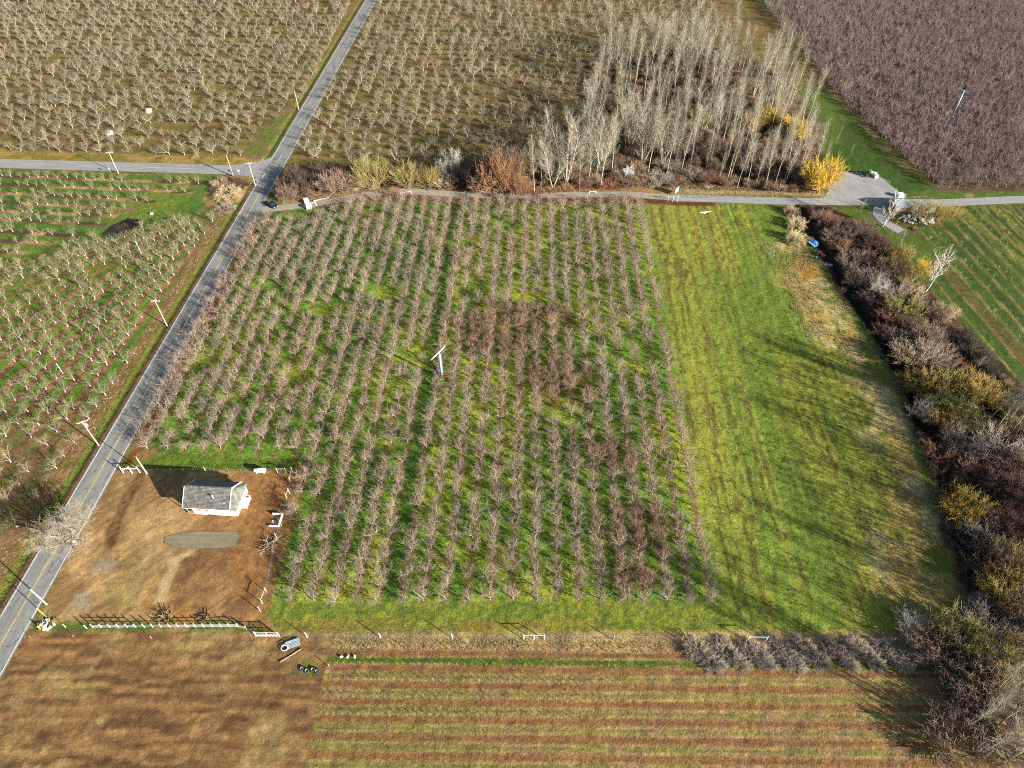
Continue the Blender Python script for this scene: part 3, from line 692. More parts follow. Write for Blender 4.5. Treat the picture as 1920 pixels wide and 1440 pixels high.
V_MAIN = [tree_variant('fruit', 10 + i, vase(3.0 + .25 * (i % 3), 1.0, 6, 7, 12, .0085, .10, .055, .12), M['limb_main'], M['limb_main'], M['twig_main']) for i in range(7)]
M['twig_brown'] = mat('twig_brown', (0.25, 0.155, 0.11), 0.85, 0.3, 1.5, objvar=0.2)
M['limb_brown'] = mat('limb_brown', (0.30, 0.215, 0.17), 0.85, 0.3, 2.5, objvar=0.15)
V_BROWN = [tree_variant('brown_fruit', 30 + i, vase(3.1 + .25 * i, 1.1, 7, 8, 14, .0095, .08, .05, .12), M['limb_brown'], M['limb_brown'], M['twig_brown']) for i in range(3)]
V_YOUNG = [tree_variant('pale_fruit', 40 + i, vase(3.7 + .4 * (i % 3), .85, 5, 6, 10, .0085, .07, .055, .14), M['trunk_young'], M['limb_young'], M['twig_young']) for i in range(6)]
V_OLD = [tree_variant('lichen_fruit', 60 + i, vase(4.0 + .4 * (i % 3), 1.05, 7, 7, 9, .009, .05, .07, .17), M['limb_old'], M['limb_old'], M['twig_old']) for i in range(6)]
V_MAUVE = [tree_variant('mauve_fruit', 80 + i, vase(4.6, .85, 6, 6, 10, .015, .16), M['limb_mauve'], M['limb_mauve'], M['twig_mauve']) for i in range(4)]
def poplar(h, r=.15, n1=40, crown0=.3, sp=1.0):
    return [dict(len=h, k=9, r=r, s=7, wob=.035, up=.02, tip=.18),
            dict(n=n1, t=(crown0, .99), ang=(28 * sp, 55 * sp), len=(2.0 * h / 20, 4.6 * h / 20), taper=.45, k=4, r=.036, s=3, up=.16, wob=.10),
            dict(n=7, t=(.15, 1.0), ang=(20, 50), len=(.7, 1.6), k=3, r=.015, s=3, up=.12, wob=.12, tip=.5),
            dict(n=4, t=(.3, 1.0), ang=(20, 50), len=(.4, .9), k=2, r=.010, s=3, up=.1, wob=.1, tip=.6)]
V_POP = [tree_variant('poplar', 100 + i, poplar(20 + (i % 3), .15, 36 + 4 * (i % 2), .28 + .08 * (i % 3)), M['poplar_bark'], M['poplar_bark'], M['poplar_twig']) for i in range(6)]
def fork(h):
    return lambda r: [(np.array([math.cos(a) * .28, math.sin(a) * .28, 1.0]), h * r.uniform(.8, 1.0), np.zeros(3)) for a in (0.3, 2.2, 4.3)]
V_COTTON = [tree_variant('cottonwood', 120 + i, [dict(len=20, k=8, r=.22, s=7, wob=.06, up=.03, tip=.2),
            dict(n=20, t=(.22, 1.0), ang=(30, 58), len=(3.2, 6.0), k=5, r=.062, s=4, up=.14, wob=.12),
            dict(n=9, t=(.2, 1.0), ang=(24, 52), len=(1.2, 2.4), k=3, r=.022, s=3, up=.12, wob=.12),
            dict(n=4, t=(.2, 1.0), ang=(22, 50), len=(.6, 1.3), k=2, r=.011, s=3, up=.1, tip=.6)], M['poplar_bark'], M['poplar_bark'], M['poplar_twig'], 1, fork(19)) for i in range(3)]
# the wide-spreading bare trees
def broad(h, n1=9):
    return [dict(len=h * .22, k=3, r=.30, s=8, wob=.05, tip=.8),
            dict(n=n1, t=(.6, 1.0), ang=(30, 72), len=(h * .42, h * .68), k=6, r=.14, s=5, up=.09, wob=.12),
            dict(n=8, t=(.2, 1.0), ang=(26, 58), len=(h * .15, h * .28), k=4, r=.05, s=3, up=.08, wob=.14),
            dict(n=8, t=(.1, 1.0), ang=(24, 58), len=(h * .08, h * .15), k=3, r=.02, s=3, up=.08, wob=.14),
            dict(n=4, t=(.1, 1.0), ang=(24, 58), len=(h * .04, h * .09), k=2, r=.012, s=3, up=.05, tip=.6)]
V_BROAD = [tree_variant('broad', 140 + i, broad(9.0), M['poplar_bark'], M['poplar_bark'], M['tint_twig']) for i in range(2)]
V_ROADSIDE = tree_variant('roadside', 150, broad(9.0, 15), M['limb_old'], M['limb_old'], M['tint_twig'])
M['white_bark'] = mat('white_bark', (0.60, 0.57, 0.50), 0.75, 0.2, 1.5)
V_WHITE = [tree_variant('white_tree', 155 + i, [dict(len=20, k=8, r=.30, s=7, wob=.06, up=.03, tip=.2),
            dict(n=12, t=(.25, 1.0), ang=(34, 62), len=(3.6, 7.6), k=5, r=.12, s=4, up=.14, wob=.12),
            dict(n=8, t=(.2, 1.0), ang=(24, 52), len=(1.2, 2.4), k=3, r=.045, s=3, up=.12, wob=.12),
            dict(n=3, t=(.2, 1.0), ang=(22, 50), len=(.6, 1.3), k=2, r=.025, s=3, up=.1, tip=.6)], M['white_bark'], M['white_bark'], M['poplar_bark'], 1, lambda r: [(np.array([.12, .05, 1.0]), 19, np.zeros(3)), (np.array([-.14, .1, 1.0]), 18, np.array([.5, .2, 0]))]) for i in range(2)]
# shrubs: many stems from one stool; unit size about 1 m tall, 1 m wide, scaled per plant
def stool(n, spread):
    return lambda r: [(np.array([math.cos(a) * s, math.sin(a) * s, 1.0]), r.uniform(.7, 1.0) * .55, np.array([math.cos(a) * .10 * s, math.sin(a) * .10 * s, 0])) for a, s in [(r.uniform(0, 6.28), spread * math.sqrt(r.uniform(0.02, 1))) for _ in range(n)]]
def shrub_levels(tw, n1=6, n2=9, up=.12):
    return [dict(len=.5, k=4, r=.009, s=3, up=up * .5, wob=.08, tip=.6),
            dict(n=n1, t=(.3, 1.0), ang=(18, 46), len=(.24, .44), k=3, r=.005, s=3, up=up, wob=.12),
            dict(n=n2, t=(.1, 1.0), ang=(18, 52), len=(.08, .20), k=2, r=tw, s=3, up=up, wob=.1, tip=.6)]
V_SHRUB = [tree_variant('bush', 160 + i, shrub_levels(.0034), M['shrub_wood'], M['tint_twig'], M['tint_twig'], 1, stool(15, 1.0 + .15 * i)) for i in range(4)]
V_DENSE = [tree_variant('thick_bush', 170 + i, shrub_levels(.0050, 7, 12, .1), M['shrub_wood'], M['tint_twig'], M['tint_twig'], 1, stool(20, 1.15)) for i in range(3)]
V_MOUND = [tree_variant('bramble', 180 + i, shrub_levels(.0062, 7, 12, -.16), M['shrub_wood'], M['tint_twig'], M['tint_twig'], 1, stool(22, 1.9)) for i in range(3)]

def joined(name, tm, cm, twig=None):
    """one mesh of trunk and crown, for the stands beyond the individually built ones"""
    V = []; Q = []; MI = []; nv = 0; mats = [tm.materials[0], twig or cm.materials[0], twig or cm.materials[1]]
    for me, off in ((tm, 0), (cm, 1)):
        v = np.empty(len(me.vertices) * 3, np.float32); me.vertices.foreach_get('co', v)
        q = np.empty(len(me.loops), np.int32); me.loops.foreach_get('vertex_index', q)
        mi = np.empty(len(me.polygons), np.int32); me.polygons.foreach_get('material_index', mi)
        V.append(v.reshape(-1, 3)); Q.append(q.reshape(-1, 4) + nv); MI.append(mi + off); nv += len(me.vertices)
    return np_mesh(name, np.concatenate(V), np.concatenate(Q), mats, np.concatenate(MI))

def plant(name, var, x, y, rz, sc, label, cat='tree', group=None, color=None, z=None, szf=1.0):
    o = bpy.data.objects.new(name, None); COL.objects.link(o); o.empty_display_size = .5
    o.location = (x, y, (gz(x, y) if z is None else z) - .06); o.rotation_euler = (0, 0, rz); o.scale = (sc, sc, sc * szf)
    tag(o, label, cat, group)
    for nm, me in (('trunk', var[0]), ('crown', var[1])):
        c = bpy.data.objects.new(nm, me); COL.objects.link(c); c.parent = o
        if color is not None: c.color = (*color, 1)
    return o

def scatter(name, pts, rot, sc, idxs, meshes, label=None, cat=None, color=None, tilt=None):
    """one object of kind stuff that repeats a few meshes over many points (geometry nodes)"""
    coll = bpy.data.collections.new(name + '_sources')
    for i, me in enumerate(meshes):
        so_ = bpy.data.objects.new('%s_source_%s' % (name, chr(97 + i)), me); coll.objects.link(so_)
        if color is not None: so_.color = (*color, 1)
    me = bpy.data.meshes.new(name); pts = np.asarray(pts, np.float32)
    me.vertices.add(len(pts)); me.vertices.foreach_set('co', pts.ravel())
    for nm, ty, arr in (('inst_rot', 'FLOAT_VECTOR', np.stack([np.zeros(len(pts)) if tilt is None else tilt, np.zeros(len(pts)), rot], 1)), ('inst_scale', 'FLOAT', sc), ('inst_idx', 'INT', idxs)):
        a = me.attributes.new(nm, ty, 'POINT')
        a.data.foreach_set('vector' if ty == 'FLOAT_VECTOR' else 'value', np.asarray(arr, np.int32 if ty == 'INT' else np.float32).ravel())
    o = add_mesh(name, me); tag(o, label, cat, kind='stuff')
    ng = bpy.data.node_groups.new(name + '_nodes', 'GeometryNodeTree')
    ng.interface.new_socket('Geometry', in_out='INPUT', socket_type='NodeSocketGeometry'); ng.interface.new_socket('Geometry', in_out='OUTPUT', socket_type='NodeSocketGeometry')
    gi = ng.nodes.new('NodeGroupInput'); go = ng.nodes.new('NodeGroupOutput')
    ip = ng.nodes.new('GeometryNodeInstanceOnPoints'); ci = ng.nodes.new('GeometryNodeCollectionInfo')
    ci.inputs['Collection'].default_value = coll; ci.inputs['Separate Children'].default_value = True; ci.inputs['Reset Children'].default_value = True
    ip.inputs['Pick Instance'].default_value = True
    def attr(nm, ty):
        n = ng.nodes.new('GeometryNodeInputNamedAttribute'); n.data_type = ty; n.inputs['Name'].default_value = nm; return n.outputs['Attribute']
    er = ng.nodes.new('FunctionNodeEulerToRotation')
    L = ng.links.new
    L(gi.outputs[0], ip.inputs['Points']); L(ci.outputs[0], ip.inputs['Instance']); L(attr('inst_idx', 'INT'), ip.inputs['Instance Index'])
    L(attr('inst_rot', 'FLOAT_VECTOR'), er.inputs[0]); L(er.outputs[0], ip.inputs['Rotation']); L(attr('inst_scale', 'FLOAT'), ip.inputs['Scale'])
    L(ip.outputs[0], go.inputs[0])
    md = o.modifiers.new('scatter', 'NODES'); md.node_group = ng
    return o

def inside(x, y, poly): return float(poly_sd(np.array(x), np.array(y), poly)) > 0
def in_frame(x, y, m=0):
    zc = y * math.cos(PITCH) + CAMH * math.sin(PITCH)
    if zc < 1: return False
    u = 960 + FPX * x / zc; v = 720 + FPX * (CAMH * math.cos(PITCH) - y * math.sin(PITCH)) / zc
    return -m < u < 1920 + m and -m < v < 1440 + m
def stand(cands, n_max, name, variants, group, lab, stuff_name, stuff_label, sc=(1.0, 1.3), pick=None):
    """cands: (x, y, label words); the nearest n_max become things, the rest one mass"""
    cands = [c for c in cands if in_frame(c[0], c[1], 25)]
    cands.sort(key=lambda c: c[0] ** 2 + c[1] ** 2)
    for x, y, w in cands[:n_max]:
        o = plant(name, variants[int(rng.integers(len(variants))) if pick is None else pick(x, y)], x, y, rng.uniform(0, 6.28), rng.uniform(*sc) * (rng.uniform(.45, .75) if rng.random() < .06 else 1), lab(w), 'tree', group)
        o.rotation_euler = (rng.normal(0, .07), rng.normal(0, .07), rng.uniform(0, 6.28)); o.scale.z *= rng.uniform(.85, 1.12)
    rest = cands[n_max:]
    if rest:
        szs = rng.uniform(*sc, len(rest)) * np.where(rng.random(len(rest)) < .06, rng.uniform(.45, .75, len(rest)), 1)
        pts = [(x, y, gz(x, y) - .06) for x, y, _ in rest]
        scatter(stuff_name, pts, rng.uniform(0, 6.28, len(rest)), szs, rng.integers(0, len(variants), len(rest)) if pick is None else [pick(x, y) for x, y, _ in rest],
                [joined(stuff_name + '_' + chr(97 + i), *v) for i, v in enumerate(variants)], stuff_label, 'trees', tilt=rng.normal(0, .08, len(rest)))

# main orchard: 30 rows, the last one stands outside the rust strip beside the road
cands = []
GAPS = [at(720, 545), at(735, 550), at(600, 580), at(1060, 610), at(1190, 640), at(1160, 665), at(790, 660), at(775, 690), at(1225, 660), at(560, 600), at(1055, 760)]
for i in range(31):
    rxi = i + (.22 if i >= 15 else 0) * .6 - (.25 if 0 < i < 15 else 0) * 0
    y = 58.6 + rng.uniform(-.3, .3) if i < 21 else 95.4
    n = 0
    while y < 205:
        x = row_x(i, y) + rng.normal(0, .16) + (1.15 if i >= 30 else (-.5 if i == 15 else (.5 if i == 14 else 0)))
        ymax = np.interp(x, [-84, -62, -48, -37, -18, 45], [190, 196.5, 203, 205.3, 203.2, 203])
        if y > ymax: break
        n += 1
        if not inside(x, y, P((222, 900), (260, 858), (560, 868), (575, 890), (545, 1000), (500, 1150), (200, 1150))) and (i < 30 or y > 92):
            if rng.random() > .05 + .5 * float(zone(x, y, ZY)) and min(np.hypot(x - g[0], y - g[1]) for g in GAPS) > 2.3:
                cands.append((x, y, (n, i)))
        y += 2.75 + rng.uniform(-.3, .3)
def lab_main(w):
    n, i = w
    if i >= 30: return 'bare greyish fruit tree, %s from the near end of the row beside the road' % ordw(n)
    if i == 0: return 'bare fruit tree, %s from the front fence in the row along the grass field' % ordw(n)
    return 'bare fruit tree, %s from the front end of the %s row from the grass field' % (ordw(n), ordw(i + 1))
def pick_main(x, y): return 7 + int(rng.integers(3)) if float(zone(x, y, ZB)) > .3 + .65 * rng.random() else int(rng.integers(7))
stand(cands, 300, 'fruit_tree', V_MAIN + V_BROWN, 'bare fruit trees of the middle orchard', lab_main, 'orchard_trees', 'bare pinkish fruit trees filling the far rows of the middle orchard', (.86, 1.14), pick_main)

# left orchard beside the road
cands = []
for j in range(24):
    y = 36.0 + rng.uniform(0, 2); n = 0
    u = -98.6 - 4.7 * j
    slope = .04 + min(max((-u - 93) / 43, 0), 2.0) * .23
    while y < 205:
        x = u + slope * (y - 132) + rng.normal(0, .2)
        n += 1
        px_ok = x < lx(y) - 5.6
        if px_ok and not inside(x, y, UPP) and not inside(x, y, P((380, 320), (480, 320), (480, 360), (440, 400), (400, 410), (380, 400))) and y < 190 and not inside(x, y, ASH) and not inside(x, y - 2, ASH) and rng.random() > .13:
            cands.append((x, y, (n, j)))
        y += 3.7 + rng.uniform(-.3, .3)
def lab_young(w):
    return 'pale bare fruit tree, %s from the near end, %s row west of the road' % (ordw(w[0]), ordw(w[1] + 1))
stand(cands, 240, 'pale_fruit_tree', V_YOUNG, 'pale fruit trees west of the road', lab_young, 'pale_orchard_trees', 'pale bare fruit trees in the farther rows west of the road', (.8, 1.15))
# upper left block, rows along the side road
cands = []
for k, (a, b) in enumerate(TROWS):
    a = np.array(a); b = np.array(b); L = np.hypot(*(a - b)); s = 2.0; n = 0
    while s < L:
        p = b + (a - b) * s / L; n += 1
        if rng.random() > .14: cands.append((p[0], p[1] + rng.normal(0, .15), (n, k)))
        s += 3.4 + rng.uniform(-.3, .3)
stand(cands, 200, 'young_fruit_tree', V_YOUNG, 'small fruit trees south of the side road', lambda w: 'small pale fruit tree, %s from the east end, %s strip below the side road' % (ordw(w[0]), ordw(w[1] + 1)),
      'young_orchard_trees', 'small pale fruit trees at the west end of the strips', (.55, .95))
# lichen-grey orchards beyond the side road
cands = []
for k in range(33):
    x = -90.5; n = 0
    while x > -330:
        y = 234.5 + k * 6.3 - .045 * (x + 90) + rng.normal(0, .6); n += 1
        if x < road_x(y) - 6 - (6 if y < 262 else 0) * (rng.random() < .7) and not inside(x, y, gv) and rng.random() > .07: cands.append((x, y, (n, k)))
        x -= 5.2 + rng.uniform(-.6, .6)
stand(cands, 300, 'old_fruit_tree', V_OLD, 'lichen grey fruit trees beyond the side road', lambda w: 'lichen grey fruit tree, %s from the road in the %s row beyond the side road' % (ordw(w[0]), ordw(w[1] + 1)),
      'old_orchard_trees', 'lichen grey fruit trees stretching away north of the side road', (.7, 1.2))
cands = []
for k in range(34):
    x = -78.5; n = 0
    while x < 140:
        y = 233.0 + k * 6.4 - .04 * (x + 78) + rng.normal(0, .4); n += 1
        if not inside(x, y, GROVE) and x < 118 - (y - 300) * .0 and (y > 300 or x < 40) and x > road_x(y) + 5 and rng.random() > .06 and not (x > 112 and y > 290): cands.append((x, y, (n, k)))
        x += 5.5 + rng.uniform(-.6, .6)
stand(cands, 230, 'grey_fruit_tree', V_OLD, 'grey fruit trees behind the hedge', lambda w: 'grey spreading fruit tree, %s from the road in the %s row behind the hedge' % (ordw(w[0]), ordw(w[1] + 1)),
      'grey_orchard_trees', 'grey fruit trees stretching away behind the hedge and grove', (.75, 1.25))
# mauve dense orchard at the upper right
cands = []
for k in range(60):
    y = 211.5 + k * 3.5; x = 149.5 + max(0, 0) ; n = 0
    x0 = np.interp(y, [208, 262, 300, 430], [149.5, 142.5, 140.5, 140])
    x = x0
    while x < 320:
        n += 1
        if np.hypot(x - 180, y - 268) > 2.6: cands.append((x + rng.normal(0, .3), y + rng.normal(0, .3), (n, k)))
        x += 3.5 + rng.uniform(-.3, .3)
stand(cands, 300, 'mauve_fruit_tree', V_MAUVE, 'mauve fruit trees of the dense upper orchard', lambda w: 'mauve fruit tree, %s from the meadow edge, %s row above the farm road' % (ordw(w[0]), ordw(w[1] + 1)),
      'mauve_orchard_trees', 'mauve twiggy fruit trees massed in the dense upper orchard', (.8, 1.1))

# ------------------------------------------------------------------ grove of tall pale trees
used = []
def poplar_at(px, py, h, label, var=None, name='poplar_tree', rz=None):
    x, y = at(px, py); used.append((x, y))
    v = V_POP[len(used) % len(V_POP)] if var is None else var
    plant(name, v, x, y, rng.uniform(0, 6.28) if rz is None else rz, h / 20.5, label, 'tree', 'tall pale trees of the grove')
FRONT = [(1002, 365, 19, V_POP[1], 'pale bare tree at the grove corner nearest the hedge'), (1014, 353, 17, None, 'thin young poplar just behind the grove corner tree'),
         (1036, 356, 21, V_COTTON[0], 'forked cottonwood, second big tree from the hedge end of the grove'), (1062, 346, 26, V_COTTON[1], 'largest many-limbed cottonwood near the hedge end of the grove'),
         (1086, 356, 15, None, 'slim pale poplar leaning over orange scrub by the track'), (1104, 340, 20, None, 'tall pale poplar behind the orange scrub'), (1117, 334, 21, None, 'twin-looking slim poplar left of the track bend trees'),
         (1125, 354, 21, V_POP[2], 'straight white-stemmed poplar rising beside the track bend'), (1147, 324, 22, None, 'white-stemmed poplar standing alone against dark scrub'), (1178, 334, 11, V_BROAD[0], 'small crooked bare tree in the dark scrub of the grove'),
         (1203, 309, 22, V_COTTON[2], 'big pale cottonwood in the middle of the grove'), (1240, 311, 20, V_COTTON[0], 'broad pale cottonwood above the brown scrub'), (1275, 327, 18, None, 'leaning pale poplar above the sheet metal sign'),
         (1293, 318, 20, None, 'tall pale poplar behind the sheet metal sign'), (1321, 323, 14, None, 'thin poplar over the fallen branches'), (1331, 306, 21, None, 'long white poplar over the fallen branches'), (1326, 240, 18, None, 'white poplar deep in the grove centre'),
         (1350, 327, 18, None, 'leafless poplar at the left edge of the dark gap'), (1348, 339, 10, None, 'short twiggy poplar beside the fallen branches'), (1364, 335, 21, None, 'front poplar of the close pair above the bank'), (1368, 337, 16, None, 'slimmer poplar of the close pair above the bank'),
         (1382, 352, 16, None, 'front poplar with a dark foot on the pale bank'), (1400, 348, 16, None, 'pale poplar next to the dark-footed one on the bank'), (1418, 345, 15, None, 'slender poplar midway along the pale bank'),
         (1434, 352, 18, None, 'straight poplar on the bank, fourth from the yellow willow'), (1451, 351, 18, None, 'straight poplar on the bank, third from the yellow willow'), (1468, 342, 20, V_POP[2], 'straight poplar set back, second from the yellow willow'), (1470, 351, 13, None, 'low forked poplar on the bank nearest the yellow willow'),
         (1500, 330, 17, None, 'pale poplar close behind the yellow willow'), (1545, 309, 9, None, 'small pale tree standing in the meadow behind the yellow willow'), (1568, 268, 6, None, 'tiny bare tree alone in the meadow strip'), (1592, 296, 5, None, 'tiny bare sapling in the meadow near the lot')]
for px, py, h, v, l in FRONT: poplar_at(px, py, h, l, v)
n = 0; tries = 0
while n < 150 and tries < 6000:
    tries += 1
    x = rng.uniform(4, 122); y = rng.uniform(214, 345)
    if not inside(x, y, GROVE) or min(np.hypot(x - a, y - b) for a, b in used) < 2.9: continue
    if float(poly_sd(np.array(x), np.array(y), GROVE)) < 2: continue
    used.append((x, y)); n += 1
    plant('poplar_tree', V_POP[int(rng.integers(6))] if rng.random() < .86 else V_COTTON[int(rng.integers(3))], x, y, rng.uniform(0, 6.28), rng.uniform(.72, 1.12), '', 'tree', 'tall pale trees of the grove')['_grove'] = 1
gl = sorted([o for o in bpy.data.objects if o.get('_grove')], key=lambda o: (int((o.location.y - 214) / 9), o.location.x))
cnt = {}
for o in gl:
    k = int((o.location.y - 214) / 9); cnt[k] = cnt.get(k, 0) + 1
    o['label'] = 'tall pale bare tree, %s from the hedge end in the %s rank inside the grove' % (ordw(cnt[k]), ordw(k + 1)); del o['_grove']

# ------------------------------------------------------------------ shrubs and small trees, placed one by one
C = dict(red=(.20, .10, .075), pink=(.255, .17, .13), purple=(.125, .085, .07), grey=(.32, .28, .23), tan=(.42, .32, .21), straw=(.52, .42, .26), olive=(.28, .25, .08), gold=(.34, .25, .075),
         yellow=(.58, .40, .07), lemon=(.31, .26, .10), brown=(.24, .165, .11), dark=(.055, .05, .035), maroon=(.12, .066, .05), mauve=(.31, .255, .215), orange=(.31, .18, .085), green=(.05, .08, .02), white=(.58, .55, .47), rust=(.28, .15, .085))
CN = dict(red='reddish', pink='pinkish', purple='dark purple', grey='grey', tan='tan', straw='straw coloured', olive='olive', gold='golden olive', yellow='bright yellow', lemon='lemon yellow', brown='brown', dark='nearly black', maroon='maroon', mauve='mauve', orange='orange brown', green='dark green', white='whitish', rust='rusty')
HEDGE = 'shrubs and small trees along the track'
def bush(px, py, w, h, c, label, kind='s', name='bare_shrub', cat='shrub', group=None, rz=None):
    x, y = at(px, py)
    pool = dict(s=V_SHRUB, d=V_DENSE, m=V_MOUND, b=V_BROAD)[kind]; v = pool[int(rng.integers(len(pool)))]
    col = np.array(C[c]) * rng.uniform(.85, 1.1)
    if group == HEDGE: q_ = 1.05 if px < 560 else 1.3; w *= q_; h *= q_
    if group == 'shrubs of the creek thicket': h *= 1.4; w *= 1.05
    ref = dict(s=1.0, d=1.0, m=1.5, b=11.0)[kind]; refh = dict(s=.95, d=.95, m=.62, b=9.0)[kind]
    o = plant(name, v, x, y, rng.uniform(0, 6.28) if rz is None else rz, 1.0, label, cat, group, col)
    o.scale = (w / ref, w / ref, h / refh)
    return o
for a in [(545, 374, 7, 6.0, 'pink', 'pinkish bare shrub at the hedge end nearest the road', 'd'), (532, 352, 5, 4.5, 'brown', 'brown shrub overhanging the road at the hedge corner', 's'), (575, 362, 7, 5.5, 'purple', 'dark purple shrub behind the white box trailer', 'd'),
          (556, 340, 7, 6, 'purple', 'dark purple shrub deeper in the hedge near the road', 'd'), (598, 366, 6, 5, 'brown', 'brown twiggy shrub above the white box trailer', 's'), (628, 362, 7.5, 7.0, 'pink', 'rounded pinkish tree-like shrub with pale stem in the hedge', 'd'),
          (610, 340, 7, 6, 'purple', 'dark purple shrub between two pink ones in the hedge', 'd'), (652, 350, 6, 5.5, 'mauve', 'mauve shrub left of the tall yellow-green willows', 's'), (668, 360, 5, 3.5, 'tan', 'low tan scrub at the foot of the yellow-green willows', 's'),
          (690, 345, 6, 9.0, 'olive', 'olive back willow beside the tall yellow-green one', 's'), (702, 356, 8, 11, 'lemon', 'tallest yellow-green willow in the hedge', 's'), (735, 345, 6, 5, 'red', 'reddish low shrub between the yellow-green willows', 'd'),
          (763, 351, 7.5, 9.5, 'lemon', 'second yellow-green willow of the hedge', 's'), (804, 356, 5, 8.5, 'gold', 'slim golden willow right of the yellow-green pair', 's'), (745, 368, 5, 2.5, 'rust', 'low rusty scrub beside the track below the willows', 's'),
          (832, 352, 6, 5, 'tan', 'tan shrub at the foot of the wide pale tree', 's'), (862, 352, 6, 5, 'purple', 'purple shrub under the wide pale tree', 'd'), (891, 362, 6, 8, 'pink', 'pinkish bare tree just past the wide pale tree', 's'),
          (925, 364, 7.5, 12, 'rust', 'tall rusty pink tree before the grove', 'd'), (950, 362, 8, 13, 'orange', 'tall orange brown tree touching the grove', 'd'), (945, 335, 9, 11, 'pink', 'pinkish tree mass behind the orange brown one', 'd'),
          (975, 366, 5, 4.5, 'rust', 'rusty scrub at the hedge end of the grove', 'd'), (908, 340, 7, 7, 'purple', 'dark purple shrub behind the pinkish tree', 'd'), (780, 335, 6, 5, 'maroon', 'maroon shrub behind the golden willow', 'd'), (660, 335, 6, 5, 'purple', 'dark purple shrub behind the mauve one', 'd')]:
    bush(*a, group=HEDGE)
hq = []
while len(hq) < 150:
    px_, py_ = rng.uniform(520, 985), rng.uniform(322, 368); x, y = at(px_, py_)
    if float(seg_dist(np.array(x), np.array(y), TRACK)) > 3.6 and x > road_x(y) + ROAD_HALF + 4.0 and y < 219: hq.append((x, y, -.05))
bush(848, 332, 9.5, 9, 'white', 'wide pale vase-shaped bare tree standing in the hedge', 'b', 'spreading_tree', 'tree', HEDGE)
# scrub under the grove
SCR = 'scrub under the grove'
for a in [(1010, 362, 4, 2.5, 'rust', 'rusty scrub at the foot of the grove corner tree'), (1035, 360, 4, 2.5, 'orange', 'orange scrub at the foot of the forked cottonwood'), (1060, 358, 5, 3, 'orange', 'orange scrub below the largest cottonwood'), (1095, 352, 6, 4, 'red', 'reddish scrub between slim poplars by the track'),
          (1043, 346, 3.2, 9, 'green', 'narrow ivy-green evergreen clinging beside the largest cottonwood'), (1140, 352, 6, 3.5, 'rust', 'rusty scrub by the track bend'), (1170, 350, 7, 4, 'brown', 'brown scrub beside the track past the bend'), (1200, 348, 7, 4.5, 'brown', 'brown scrub under the middle cottonwood'),
          (1235, 345, 8, 5, 'grey', 'grey rounded scrub behind the track panel'), (1262, 345, 6, 4, 'pink', 'pinkish grey scrub left of the sheet metal sign'), (1300, 335, 7, 4.5, 'mauve', 'mauve scrub beside the fallen branches'), (1325, 342, 6, 4, 'red', 'reddish scrub behind the fallen branches'),
          (1190, 325, 7, 5, 'brown', 'dark brown scrub inside the grove left of centre'), (1250, 320, 8, 5, 'grey', 'grey scrub inside the grove centre'), (1310, 300, 8, 5, 'purple', 'purple scrub deep behind the leaning poplar'), (1340, 285, 9, 6, 'brown', 'brown scrub deep in the grove centre'),
          (1400, 300, 9, 7, 'purple', 'purple scrub in the dark gap of the grove'), (1430, 330, 8, 5, 'brown', 'brown scrub behind the straight bank poplars'), (1480, 325, 8, 6, 'purple', 'purple scrub left of the yellow willow'), (1505, 345, 6, 4, 'brown', 'brown scrub at the foot of the yellow willow'),
          (1310, 235, 9, 8, 'olive', 'olive willow deep in the middle of the grove'), (1410, 240, 9, 8, 'gold', 'golden willow deep behind the bank poplars'), (1440, 225, 10, 9, 'gold', 'larger golden willow at the back of the grove'), (1480, 250, 8, 8, 'yellow', 'yellow willow at the meadow edge of the grove'), (1500, 262, 8, 8, 'yellow', 'second yellow willow at the meadow edge of the grove'),
          (1500, 300, 8, 6, 'pink', 'pinkish shrub behind the yellow willow'), (1080, 330, 8, 5, 'brown', 'brown scrub behind the slim track poplar'), (1120, 315, 8, 5, 'grey', 'grey scrub behind the track bend trees'), (1155, 345, 5, 3.5, 'maroon', 'maroon scrub near the track bend')]:
    bush(*a, 'd', group=SCR)
bush(1534, 356, 11, 14.5, 'yellow', 'big bright yellow willow beside the gravel lot', 'd', 'willow_tree', 'tree')
bush(1520, 350, 7.5, 10, 'yellow', 'shorter yellow willow leaning on the big bright one', 'd', 'willow_tree', 'tree')
# brush and ditch west of the junction
for a in [(428, 366, 8.5, 3.0, 'straw', 'straw coloured bramble mound beside the ditch west of the road', 'm'), (452, 348, 6, 3.2, 'maroon', 'maroon bramble on top of the straw mound west of the road', 'm'), (415, 348, 6, 2.4, 'tan', 'tan bramble at the orchard side of the straw mound', 'm'), (420, 392, 7, 1.4, 'mauve', 'low mauve bramble below the straw mound', 'm')]:
    bush(*a, 'bramble_mound', 'bramble')
